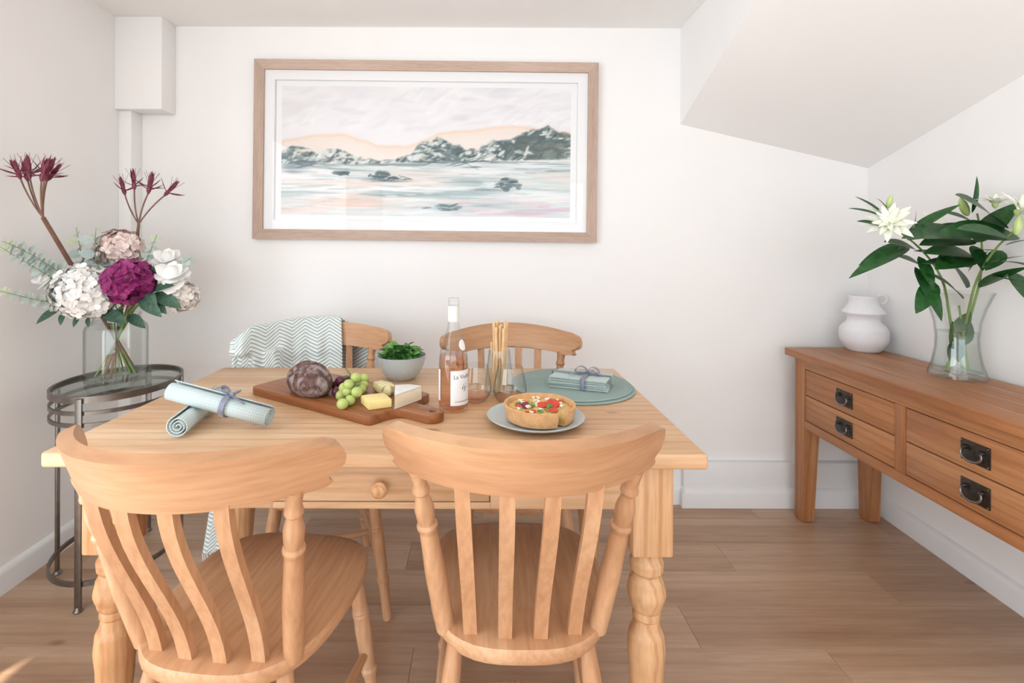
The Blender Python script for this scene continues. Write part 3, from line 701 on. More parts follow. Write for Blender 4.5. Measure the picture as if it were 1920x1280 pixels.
    streak(101, 3, 22, .50, 4, (172, 190, 190), .05, .40); streak(103, 3, 26, .52, 5, (204, 216, 214), 0, .4)
    streak(105, 4, 24, .50, 5, (240, 222, 214), 0, .36); streak(107, 3, 20, .52, 5, (246, 246, 246), .16, .42)
    streak(109, 4, 26, .44, 5, (206, 186, 198), -.1, .12, .66); streak(111, 4, 24, .46, 5, (238, 208, 196), -.1, .16, -.5, .6); streak(113, 3, 18, .48, 4, (150, 172, 174), .1, .3, .3, .75)
    for cx, cz, rx, rz, c in ((.09, .40, .12, .045, (92, 114, 120)), (.05, .36, .06, .05, (110, 130, 136)), (.6, .425, .25, .018, (82, 106, 112)), (.36, .40, .2, .012, (110, 132, 136)), (.65, .385, .05, .012, (96, 118, 124)), (.36, .275, .10, .02, (92, 114, 118)), (.72, .205, .11, .016, (110, 130, 130)), (.58, .075, .055, .035, (104, 128, 130)), (.48, .065, .05, .018, (196, 170, 186)), (.69, .09, .05, .012, (120, 140, 140))):
        lay((1 - ((X - cx) / rx) ** 2 - ((Y - cz) / rz) ** 2) * 1.6 * np.clip(fbm(6, 34, 19) * 2.2 - 0.4, 0, 1), c)
    for cx, cz, rx, rz in ((.205, .325, .035, .028), (.35, .315, .028, .04), (.39, .29, .02, .018), (.79, .255, .045, .055), (.765, .24, .03, .035)):
        e = (1 - ((X - cx) / rx) ** 2 - (np.where(Y < cz, (Y - cz) * 2.2, Y - cz) / rz) ** 2) + (fbm(40, 22, 23) - 0.5) * 1.6
        lay(e * 3, (88, 108, 112)); lay((e - 0.5) * 3 * np.clip(fbm(30, 20, 29) * 3 - 1.3, 0, 1), (58, 78, 84))
    lay((1 - ((X - .72) / .03) ** 2 - ((Y - .25) / .03) ** 2) * 2 * np.clip(fbm(30, 20, 37) * 3 - 1, 0, 1), (226, 232, 234))
    # loose brush strokes over the washes
    def dab(cx, cz, rx, rz, ang, col, al, mask=1.0):
        c, s = math.cos(ang), math.sin(ang); dx, dz = X - cx, (Y - cz) * 0.47
        lay(np.clip((1 - ((dx * c + dz * s) / rx) ** 2 - ((-dx * s + dz * c) / (rz * 0.47)) ** 2) * 2.2, 0, 1) * al * mask, col)
    for k in range(150):
        dab(rng.random(), 0.66 + 0.34 * rng.random(), rng.uniform(.02, .07), rng.uniform(.012, .03), rng.normal(0.35, 0.3), [(222, 220, 224), (246, 246, 247), (234, 230, 232), (228, 228, 232)][rng.integers(4)], 0.3, step(Y - hill, 0.02))
    for k in range(330):
        x = rng.random(); z0 = float(np.interp(x, X[0], shore[0])); z1 = float(np.interp(x, X[0], mid[0])); z = z0 + (z1 - z0) * rng.random()
        d = float(np.interp(x, X[0], dens[0])); dk = rng.random() < d * (1.25 - (z - z0) / max(z1 - z0, .01) * 0.5)
        dab(x, z, rng.uniform(.008, .028), rng.uniform(.006, .016), rng.normal(0.3, 0.5), [(72, 94, 98), (96, 118, 120), (118, 132, 126), (58, 78, 82)][rng.integers(4)] if dk else [(222, 228, 226), (200, 210, 206), (240, 242, 242), (232, 222, 212)][rng.integers(4)], rng.uniform(.45, .85), land)
    for k in range(420):
        x, z = rng.random(), 0.43 * rng.random(); pal = [(238, 240, 240), (206, 216, 214), (176, 194, 194), (226, 230, 228)]
        if z < 0.13: pal += [(216, 196, 206), (240, 216, 206), (200, 178, 194)] if x > 0.6 else [(240, 214, 202), (214, 220, 216)]
        elif z > 0.34: pal += [(116, 138, 142), (146, 166, 168)]
        elif 0.12 < z < 0.3: pal += [(150, 172, 172), (240, 222, 212)]
        dab(x, z, rng.uniform(.02, .09), rng.uniform(.004, .011), rng.normal(0, 0.03), pal[rng.integers(len(pal))], rng.uniform(.25, .6), wat)
    for cx, cz, rx, rz in ((.205, .325, .03, .018), (.35, .31, .035, .026), (.38, .288, .06, .010), (.79, .25, .04, .04), (.76, .235, .05, .012), (.58, .075, .05, .022), (.09, .395, .09, .022), (.60, .425, .18, .010)):
        for k in range(9): dab(cx + rng.normal(0, rx * .45), cz + rng.normal(0, rz * .5), rx * rng.uniform(.2, .5), rz * rng.uniform(.25, .5), rng.normal(0, .25), [(72, 96, 102), (92, 116, 120), (58, 80, 86)][rng.integers(3)], 0.7)
    img = np.clip(img, 0, 255) / 255
    lin_ = np.where(img <= 0.04045, img / 12.92, ((img + 0.055) / 1.055) ** 2.4)
    gx = np.linspace(-pw, pw, nx); gz = np.linspace(-ph, ph, nz)
    co = np.zeros((nz, nx, 3)); co[..., 0] = gx[None, :]; co[..., 1] = -0.0068; co[..., 2] = gz[:, None]
    idx = np.arange(nz * nx).reshape(nz, nx)
    fc = np.stack([idx[:-1, :-1], idx[:-1, 1:], idx[1:, 1:], idx[1:, :-1]], -1).reshape(-1, 4)
    me = bpy.data.meshes.new('print'); me.from_pydata(co.reshape(-1, 3).tolist(), [], fc.tolist()); me.update()
    ca = me.color_attributes.new('paint', 'FLOAT_COLOR', 'POINT')
    ca.data.foreach_set('color', np.concatenate([lin_.reshape(-1, 3), np.ones((nx * nz, 1))], 1).astype(np.float32).ravel())
    me.materials.append(M['print']); link('print', me, t)
    part('glazing', box(-iw, iw, -0.0255, -0.0240, -ih, ih), M['pane'], t)
framed()

# ------------------------------------------------------------------ oval metal side table in the corner
def side_table():
    cx, cy_, a, b = -1.345, 1.885, 0.192, 0.232
    t = thing('side_table', 'oval gunmetal side table with a glass top and ringed frame', 'table', (cx, cy_, 0))
    def oval(k=1.0, z=0.0, n=72):
        out = []
        for i in range(n):
            q = 2 * PI * i / n; c, s = math.cos(q), math.sin(q); e = 1.0
            x = a * k * math.copysign(abs(c) ** e, c); y = b * k * math.copysign(abs(s) ** e, s); r = R(8)
            out.append((x * math.cos(r) - y * math.sin(r), x * math.sin(r) + y * math.cos(r), z))
        return out
    part('top_rim', sweep_rect(oval(1, 0.685), 0.008, 0.022), M['gun'], t)
    part('rail_ring', sweep_rect(oval(1, 0.641), 0.006, 0.013), M['gun'], t)
    part('rail_ring', sweep_rect(oval(1, 0.602), 0.006, 0.013), M['gun'], t)
    part('base_ring', sweep_rect(oval(1, 0.085), 0.008, 0.016), M['gun'], t)
    part('glass_top', prism([(x, y) for x, y, z in oval(0.975)], 0.682, 0.690, 0.001), M['tglass'], t)
    o = oval(1.035)
    for i in (54, 37, 2, 19):
        x, y, _ = o[i]; g = math.atan2(y, x)
        part('leg', xf(join(box(-0.004, 0.004, -0.010, 0.010, 0.012, 0.69, 0.001)), Matrix.Translation((x, y, 0)) @ Matrix.Rotation(g, 4, 'Z')), M['gun'], t)
        part('foot', move(lathe([(0.013, 0), (0.015, 0.004), (0.011, 0.010), (0.008, 0.016)], 16), (x, y, 0)), M['gun'], t)
side_table()

# ------------------------------------------------------------------ things on the dining table
def on_table(px, py, h=0.0): p = at_h(px, py, TH + h); return p
# chopping board (local x along its length, handle at +x)
BL, BW, BT = 0.487, 0.236, 0.024
ba = math.atan2(-0.264, 0.409)
bc = Vector((-0.4095, 1.4485, TH))
ol = []
def arc(cx, cy, r, a0, a1, n=6): return [(cx + r * math.cos(a0 + (a1 - a0) * i / n), cy + r * math.sin(a0 + (a1 - a0) * i / n)) for i in range(n + 1)]
L2, W2, r_ = BL / 2, BW / 2, 0.018
ol += arc(-L2 + r_, W2 - r_, r_, R(90), R(180)) + arc(-L2 + r_, -W2 + r_, r_, R(180), R(270)) + arc(L2 - r_, -W2 + r_, r_, R(270), R(330), 4)
hh, hl = 0.029, 0.125
ol += [(L2 + 0.001, -0.075)] + arc(L2 + 0.035, -hh - 0.030, 0.030, R(170), R(90), 6) + [(L2 + 0.08, -hh)] + arc(L2 + hl - hh, 0, hh, R(-80), R(0), 6)
hole = arc(L2 + hl - hh, 0, 0.0085, R(0), R(360), 14)
ol += hole[:1] + hole[1:-1][::-1] + hole[-1:] if False else []
ol2 = arc(L2 + hl - hh, 0, hh, R(0), R(80), 6) + [(L2 + 0.08, hh)] + arc(L2 + 0.035, hh + 0.030, 0.030, R(270), R(190), 6) + [(L2 + 0.001, 0.075)] + arc(L2 - r_, W2 - r_, r_, R(30), R(90), 4)
full = ol + ol2[1:]
def board_mesh():
    bm = bmesh.new()
    def loop(pts, z): return [bm.verts.new((x, y, z)) for x, y in pts]
    hp = arc(L2 + hl - hh, 0, 0.0085, 0, 2 * PI, 14)[:-1]
    b = 0.003
    cxm = lambda pts, d: pts
    rings_o = []; rings_h = []
    for z in (0.0, BT):
        o_ = loop(full, z); h_ = loop(hp, z); rings_o.append(o_); rings_h.append(h_)
        ed = [bm.edges.new((q[i], q[(i + 1) % len(q)])) for q in (o_, h_) for i in range(len(q))]
        bmesh.ops.triangle_fill(bm, edges=ed, use_beauty=True)
    for q0, q1 in (rings_o, rings_h):
        for i in range(len(q0)): bm.faces.new((q0[i], q0[(i + 1) % len(q0)], q1[(i + 1) % len(q0)], q1[i]))
    bmesh.ops.recalc_face_normals(bm, faces=bm.faces[:])
    ed = [e for e in bm.edges if len(e.link_faces) == 2 and e.calc_face_angle(0) > 1.2]
    bmesh.ops.bevel(bm, geom=ed, offset=0.003, segments=2, profile=0.5, affect='EDGES')
    return from_bm(bm)
cb = single('chopping_board', board_mesh(), M['board'], 'dark wooden chopping board with a holed handle, holding bread and cheese', 'board', bc, ba)
BTOP = TH + BT
# rye loaf
def loaf():
    bm = bmesh.new(); bmesh.ops.create_uvsphere(bm, u_segments=48, v_segments=32, radius=1)
    for v in bm.verts:
        p = v.co.normalized(); x, y, z = p
        sx = math.copysign(abs(x) ** 0.78, x); k = 0.86 + 0.14 * (1 - sx * sx)
        q = Vector((sx * 0.100, y * 0.054 * k, z * 0.050 * k))
        g = 0
        for c in (-0.45, 0.15, 0.7): g += math.exp(-(((sx - c - 0.35 * y) / 0.10) ** 2)) * max(0, z) ** 0.5
        q *= 1 - 0.17 * g + 0.05 * noise.noise(p * 2.3) + 0.025 * noise.noise(p * 7)
        q.z = max(q.z, -0.034) + 0.034
        v.co = q
    return from_bm(bm)
lp_ = at_h(578, 736, BTOP)
single('rye_loaf', loaf(), M['rye'], 'dark crusty rye loaf dusted with flour on the chopping board', 'bread', (lp_.x, lp_.y + 0.01, BTOP), R(-52), ang=80)
# grapes: one bunch, each berry a part
def grapes():
    O = at_h(660, 742, BTOP); t = thing('grape_bunch', 'bunch of green and dark red grapes on the chopping board', 'grapes', O)
    green = [(616, 747, 0), (640, 753, 0), (664, 740, 1), (636, 735, 1), (655, 722, 1), (668, 716, 1), (686, 728, 0), (683, 712, 1), (650, 745, 0), (671, 728, 2), (645, 727, 2), (692, 716, 0), (655, 735, 2)]
    green = [(639, 741, 0), (656, 750, 0), (642, 757, 0), (669, 735, 1), (651, 733, 1), (645, 727, 1), (653, 721, 2), (667, 708, 2), (683, 709, 1), (677, 730, 0), (664, 717, 1), (682, 722, 0), (660, 741, 0)]
    red = [(638, 714, 1), (631, 734, 0), (630, 722, 0), (650, 712, 0)]
    gm = mesh_of('grape', xf(lathe([(0.0137 * math.sin(PI * i / 12), -0.0148 * math.cos(PI * i / 12)) for i in range(13)], 18), Matrix.Rotation(R(70), 4, 'X')), M['gg'])
    rm = gm.copy(); rm.materials.clear(); rm.materials.append(M['rg'])
    cs = []
    for lst, me in ((green, gm), (red, rm)):
        for px, py, lev in lst:
            p = at_h(px, py, BTOP + 0.0138 + lev * 0.017); cs.append(p)
            link('grape', me, t, Matrix.Translation(p - O) @ Matrix.Rotation(random.uniform(-1, 1), 4, 'Z'))
    top = at_h(658, 704, BTOP + 0.045); tip = top + Vector((-0.014, 0.0, 0.022))
    s = [tube(rel([tip, top, at_h(668, 722, BTOP + 0.03), at_h(655, 742, BTOP + 0.02)], O), [0.0028, 0.0022, 0.0018, 0.0014], 6)]
    ax = [top, at_h(668, 722, BTOP + 0.03), at_h(655, 742, BTOP + 0.02)]
    for p in cs:
        a = min(ax, key=lambda q: (q - p).length); s.append(tube(rel([a, (a + p) / 2 + Vector((0, 0, 0.006)), p], O), 0.0010, 5))
    part('stalk', join(*s), M['stemg'], t)
grapes()
def wedge(pts, h, bev=0.003): return prism(pts, 0, h, bev)
p = at_h(694, 760, BTOP)
single('cheese_block', wedge([(-0.045, 0.018), (-0.012, -0.036), (0.040, -0.010), (0.012, 0.042)], 0.024, 0.004), M['cheddar'], 'pale yellow block of cheese in front of the grapes', 'cheese', (p.x + 0.018, p.y - 0.006, BTOP))
p = at_h(712, 742, BTOP)
single('blue_cheese_wedge', wedge([(-0.034, 0.020), (0.004, -0.034), (0.026, -0.036), (0.038, -0.018), (0.020, 0.018), (-0.010, 0.040)], 0.027, 0.007), M['blue'], 'wedge of blue-veined cheese beside the grapes', 'cheese', (p.x + 0.004, p.y + 0.030, BTOP))
p = at_h(758, 760, BTOP)
br = thing('brie_wedge', 'white-rinded wedge of brie near the board handle', 'cheese', (p.x, p.y + 0.02, BTOP))
bo = [(-0.020, -0.052), (-0.034, 0.040), (0.004, 0.048), (0.038, 0.034)]
part('rind', join(prism(bo, 0.033, 0.037, 0.001), prism(bo, 0, 0.003, 0.001), ([(x, y, z) for x, y in bo[1:] for z in (0.002, 0.034)], [(0, 1, 3, 2), (2, 3, 5, 4)])), M['rind'], br)
part('paste', prism([(x * 0.985, y * 0.985) for x, y in bo], 0.003, 0.033, 0.002), M['brie'], br)
# bowl of rocket
p = on_table(753, 709); BW_ = p.copy()
def dense(prof, n=3):
    out = []
    for (a, b), (c, d) in zip(prof, prof[1:]): out += [(a + (c - a) * i / n, b + (d - b) * i / n) for i in range(n)]
    return out + [prof[-1]]
single('serving_bowl', lathe([(0.001, 0.0), (0.040, 0.0), (0.044, 0.003), (0.060, 0.020), (0.072, 0.045), (0.080, 0.074), (0.0815, 0.078), (0.079, 0.078), (0.074, 0.066), (0.066, 0.043), (0.054, 0.020), (0.036, 0.007), (0.001, 0.006)], 48), M['stone'], 'pale blue-grey stoneware bowl heaped with rocket leaves', 'bowl', p)
def salad():
    base = leaf_shape(0.030, 0.016, 0.35, 0.25, 0.55, 2, 5); S = []
    for k in range(430):
        r = 0.070 * math.sqrt(random.random()); a = random.uniform(0, 2 * PI); z = 0.060 + 0.040 * (1 - (r / 0.075) ** 2) + random.uniform(-0.012, 0.006)
        d = Vector((math.cos(a + random.uniform(-1.5, 1.5)), math.sin(a + random.uniform(-1.5, 1.5)), random.uniform(-0.3, 0.9)))
        rr = min(r, 0.064); s = random.uniform(0.7, 1.15)
        m = orient((rr * math.cos(a), rr * math.sin(a), z), d, (random.uniform(-.6, .6), random.uniform(-.6, .6), 1), s)
        sh = xf(base, m)
        if all(math.hypot(q[0], q[1]) < 0.073 + max(0, (q[2] - 0.078)) * 0.9 for q in sh[0]): S.append(sh)
    return join(*S)
single('rocket_leaves', salad(), M['salad'], 'heap of fresh green rocket leaves filling the bowl', 'salad', BW_, kind='stuff')
# rose wine bottle
def bottle():
    p = on_table(850, 768); t = thing('wine_bottle', 'clear rosé wine bottle with a white label, half full', 'bottle', p)
    outer = [(0.001, 0.006), (0.030, 0.0), (0.036, 0.003), (0.0385, 0.010), (0.0385, 0.120), (0.0375, 0.140), (0.034, 0.160), (0.026, 0.188), (0.0185, 0.210), (0.0150, 0.228), (0.0142, 0.245), (0.0142, 0.276), (0.0148, 0.278), (0.0135, 0.280), (0.0145, 0.284), (0.0135, 0.288), (0.0145, 0.291), (0.0135, 0.294), (0.0140, 0.298), (0.0115, 0.298)]
    pr = dense(outer, 3); part('bottle_glass', lathe(pr, 48), M['glass'], t)
    lv = 0.148
    w = [(0.001, 0.012), (0.030, 0.007), (0.0355, 0.012), (0.0368, 0.02), (0.0368, 0.120), (0.0358, 0.139), (0.0345, lv), (0.001, lv)]
    part('wine', lathe(w, 40), M['wine'], t)
    part('neck_sleeve', lathe([(0.0150, 0.236), (0.0150, 0.2765), (0.0146, 0.277)], 32) , M['sleeve'], t)
    a0, a1 = R(-98), R(2)
    n = 30; r = 0.0389
    V = [(r * math.cos(a0 + (a1 - a0) * i / n), r * math.sin(a0 + (a1 - a0) * i / n), z) for z in (0.022, 0.112) for i in range(n + 1)]
    part('front_label', (V, [(i, i + 1, n + 2 + i, n + 1 + i) for i in range(n)]), M['paper'], t)
    b0, b1 = R(-210), R(-148)
    V = [(r * math.cos(b0 + (b1 - b0) * i / n), r * math.sin(b0 + (b1 - b0) * i / n), z) for z in (0.030, 0.112) for i in range(n + 1)]
    part('back_label', (V, [(i, i + 1, n + 2 + i, n + 1 + i) for i in range(n)]), M['paper'], t)
    V, Fc = [(0, 0, 0)], []
    for i in range(20):                            # oval neck label on the shoulder
        q = 2 * PI * i / 20; a = R(-35) + 0.42 * math.cos(q); z = 0.176 + 0.014 * math.sin(q)
        rr = np.interp(z, [0.160, 0.188, 0.21], [0.034, 0.026, 0.0185]) + 0.0006; V.append((rr * math.cos(a), rr * math.sin(a), z))
    rr = np.interp(0.176, [0.160, 0.188], [0.034, 0.026]) + 0.0012; V[0] = (rr * math.cos(R(-35)), rr * math.sin(R(-35)), 0.176)
    part('neck_label', (V, [(0, i + 1, (i + 1) % 20 + 1) for i in range(20)]), M['paper'], t)
    def words(txt, size, z, ac):
        cu = bpy.data.curves.new('w', 'FONT'); cu.body = txt; cu.size = size; cu.align_x = 'CENTER'; ob = bpy.data.objects.new('w', cu); COL.objects.link(ob)
        dg = bpy.context.evaluated_depsgraph_get(); dg.update(); me = ob.evaluated_get(dg).to_mesh()
        V = [(v.co.x, v.co.y) for v in me.vertices]; Fc = [tuple(q.vertices) for q in me.polygons]; ob.evaluated_get(dg).to_mesh_clear()
        bpy.data.objects.remove(ob); bpy.data.curves.remove(cu)
        rr = 0.0392; part('lettering', ([(rr * math.cos(ac + x / rr), rr * math.sin(ac + x / rr), z + y) for x, y in V], Fc), M['ink'], t)
    words('La Vieille', 0.0145, 0.091, R(-48))
    sq = []
    for k, (dx, dz, w_, h_) in enumerate([(-.006, 0, .003, .009), (-.002, .004, .002, .010), (.002, -.002, .003, .012), (.006, .002, .002, .009), (.0, -.008, .010, .0012), (.004, .010, .006, .0014), (-.004, .009, .004, .0012)]):
        rr = 0.0392; z = 0.066 + dz; a = R(-40) + dx / rr
        sq.append(([(rr * math.cos(a + s * w_ / 2 / rr), rr * math.sin(a + s * w_ / 2 / rr), z + q * h_ / 2) for s, q in ((-1, -.6), (.2, -1), (1, .5), (-.3, 1))], [(0, 1, 2, 3)]))
    part('emblem', join(*sq), M['ink'], t)
    dashes = []
    for k in range(11):
        rr = 0.0392; a = R(-80) + k * R(6.2); w_ = random.uniform(.0016, .0034)
        dashes.append(([(rr * math.cos(a + s / rr), rr * math.sin(a + s / rr), z) for s, z in ((0, .031), (w_, .031), (w_, .0332), (0, .0332))], [(0, 1, 2, 3)]))
    part('small_print', join(*dashes), M['ink'], t)
bottle()
# stemless glasses with a little rosé
def tumbler(px, py, label, wine=True, k=1.0):
    p = on_table(px, py); t = thing('stemless_wine_glass', label, 'glass', p, group='stemless wine glasses')
    prof = [(0.001, 0.004), (0.022, 0.0), (0.030, 0.004), (0.041, 0.018), (0.0465, 0.034), (0.0465, 0.042), (0.043, 0.062), (0.0385, 0.085), (0.0355, 0.102)]
    prof = [(r * k, z) for r, z in smooth_prof([(z, r) for r, z in prof[1:]], 1) and prof]
    part('glass_bowl', lathe(dense(prof, 4) + [(prof[-1][0] - 0.001, 0.1025)] + [(r - 0.0012, z + 0.0012) for r, z in dense(prof[1:], 4)[::-1][1:]] + [(0.001, 0.0075)], 44), M['glass'], t)
    if wine: part('wine', lathe([(0.001, 0.0085), (0.024 * k, 0.0085), (0.034 * k, 0.012), (0.0385 * k, 0.019), (0.0405 * k, 0.023), (0.001, 0.023)], 36), M['wine'], t)
tumbler(891, 752, 'stemless wine glass with a little rosé, beside the bottle')
tumbler(956, 756, 'stemless wine glass with a little rosé, behind the quiche plate')
# tall glass of breadsticks
p = on_table(936, 737); BG = p.copy()
single('tall_glass', lathe(dense([(0.001, 0.004), (0.034, 0.0), (0.041, 0.006), (0.043, 0.020), (0.039, 0.060), (0.034, 0.100), (0.0305, 0.130), (0.0295, 0.1305), (0.033, 0.099), (0.038, 0.060), (0.0415, 0.020), (0.039, 0.009), (0.001, 0.007)], 3), 40), M['glass'], 'tall clear glass holding breadsticks, behind the wine glasses', 'glass', p)
NS = 11
for k in range(NS):
    a = k * 2.399; r0 = 0.0180 * math.sqrt((k + 0.5) / NS); r1 = 0.0268 * math.sqrt((k + 0.5) / NS)
    p0 = Vector((r0 * math.cos(a), r0 * math.sin(a), 0.0085)); H_ = 0.205 + 0.010 * math.sin(k * 1.7)
    if k == 9: H_ = 0.15
    lean_ = Vector((0, 0, 0))
    p1 = Vector((r1 * math.cos(a), r1 * math.sin(a), H_)) + lean_ * (0.6 if r1 > 0.015 else 0.2)
    pts = [p0.lerp(p1, i / 9) + Vector((0.0004 * math.sin(i * 1.3 + k), 0.0004 * math.cos(i * 1.7 + k), 0)) for i in range(10)]
    single('breadstick', tube(pts, [0.0043 + 0.0004 * math.sin(i * 2.1 + k) for i in range(10)], 9), M['stick'], 'thin golden breadstick standing in the tall glass', 'breadstick', BG, group='breadsticks in the tall glass')
# round placemats, napkins tied with ribbon
MR = 0.187; mc = Vector((0.277, 1.577, 0))
mprof = [(0.001, 0), (MR - 0.003, 0), (MR, 0.002), (MR, 0.0035), (MR - 0.003, 0.0055), (0.001, 0.0055)]
single('round_placemat', lathe(mprof, 72), M['coil'], 'lower of two round sage coiled placemats, resting on the table', 'placemat', (mc.x + 0.004, mc.y - 0.005, TH), group='stacked round placemats')
single('round_placemat', lathe(mprof, 72), M['coil'], 'upper of two round sage coiled placemats, under the napkins', 'placemat', (mc.x - 0.002, mc.y + 0.004, TH + 0.0056), 0.3, group='stacked round placemats')
NZ = TH + 0.0114; nc = Vector((0.303, 1.552, 0)); na = R(-24)
def napkin(wx, wy, h):
    fold = [prism([(x * 1.0, y) for x, y in ((-wx, -wy), (wx, -wy), (wx, wy), (-wx, wy))], z, z + h / 2 - 0.0002, 0.0014, 2) for z in (0, h / 2)]
    s = join(*fold)
    return [(x, y, z + 0.0012 * math.sin(x * 60 + y * 45)) for x, y, z in s[0]], s[1]
for k in range(5):
    single('folded_napkin', napkin(0.086 - 0.001 * (k % 2), 0.058, 0.0050), M['linen'], ['lowest', 'second lowest', 'middle', 'second highest', 'topmost'][k] + ' folded sage napkin of the ribbon-tied stack on the placemats', 'napkin', (nc.x + random.uniform(-.004, .004), nc.y + random.uniform(-.003, .003), NZ + 0.0014 + k * 0.0066), na + R(random.uniform(-2.5, 2.5)), group='napkins tied with ribbon')
def bow(t, c, s=1.0):
    for sd in (-1, 1):
        lo = [c + Vector((sd * s * 0.030 * math.sin(q), 0.008 * math.sin(q * 2) * s, 0.006 * s + 0.014 * s * math.sin(q) * math.sin(q * .5 + .4))) for q in [PI * i / 14 for i in range(15)]]
        V, Fc = [], []
        for i, q in enumerate(lo):
            w = 0.0100 * s * (0.35 + 0.65 * math.sin(PI * i / 14) ** .6)
            ang_ = 2 * PI * i / 14
            pp = c + Vector((sd * s * (0.018 - 0.018 * math.cos(ang_)), 0.002 * math.sin(ang_), 0.004 * s + 0.016 * s * math.sin(ang_) if math.sin(ang_) > 0 else 0.004 * s + 0.003 * s * math.sin(ang_)))
            V += [tuple(pp + Vector((0, -w, 0))), tuple(pp + Vector((0, w, 0)))]
        Fc = [(2 * i, 2 * i + 1, 2 * i + 3, 2 * i + 2) for i in range(14)]
        o = part('loop', (V, Fc), M['ribbon'], t); o.modifiers.new('solid', 'SOLIDIFY').thickness = 0.0008
        tail = [c + Vector((sd * s * 0.045 * k, -0.028 * s * k + 0.012 * sd * k, 0.003 + 0.006 * s * math.sin(PI * k))) for k in [i / 6 for i in range(7)]]
        V = []
        for q in tail: V += [tuple(q + Vector((-0.0035 * s, -0.003 * s * sd, 0))), tuple(q + Vector((0.0035 * s, 0.003 * s * sd, 0)))]
        o = part('tail', (V, [(2 * i, 2 * i + 1, 2 * i + 3, 2 * i + 2) for i in range(6)]), M['ribbon'], t); o.modifiers.new('solid', 'SOLIDIFY').thickness = 0.0008
    part('knot', move(lathe([(0.001, -0.004 * s), (0.005 * s, -0.002 * s), (0.006 * s, 0.002 * s), (0.001, 0.006 * s)], 12), tuple(c + Vector((0, 0, 0.004 * s)))), M['ribbon'], t)
rb = thing('napkin_ribbon', 'grey satin ribbon with a bow around the folded napkins', 'ribbon', (nc.x, nc.y, NZ), na)
nh = 0.0355
def band(a, b, w, x0=0.0, axis='Y'):               # closed band around a slab, half length a, height b
    pts = [(-a, 0.0002), (a, 0.0002), (a + 0.0012, 0.003), (a + 0.0012, b - 0.003), (a - 0.002, b + 0.0006), (-a + 0.002, b + 0.0006), (-a - 0.0012, b - 0.003), (-a - 0.0012, 0.003)]
    V = [((x0 + s * w / 2, y, z) if axis == 'Y' else (y, x0 + s * w / 2, z)) for y, z in pts for s in (-1, 1)]; n = len(pts)
    return V, [(2 * i, 2 * i + 1, 2 * ((i + 1) % n) + 1, 2 * ((i + 1) % n)) for i in range(n)]
o = part('band', band(0.0625, nh, 0.014, 0.018), M['ribbon'], rb); o.modifiers.new('solid', 'SOLIDIFY').thickness = 0.0006
o = part('band', band(0.0905, nh + 0.0008, 0.012, 0.004, 'X'), M['ribbon'], rb); o.modifiers.new('solid', 'SOLIDIFY').thickness = 0.0006
bow(rb, Vector((0.018, 0.004, nh + 0.001)), 1.05)
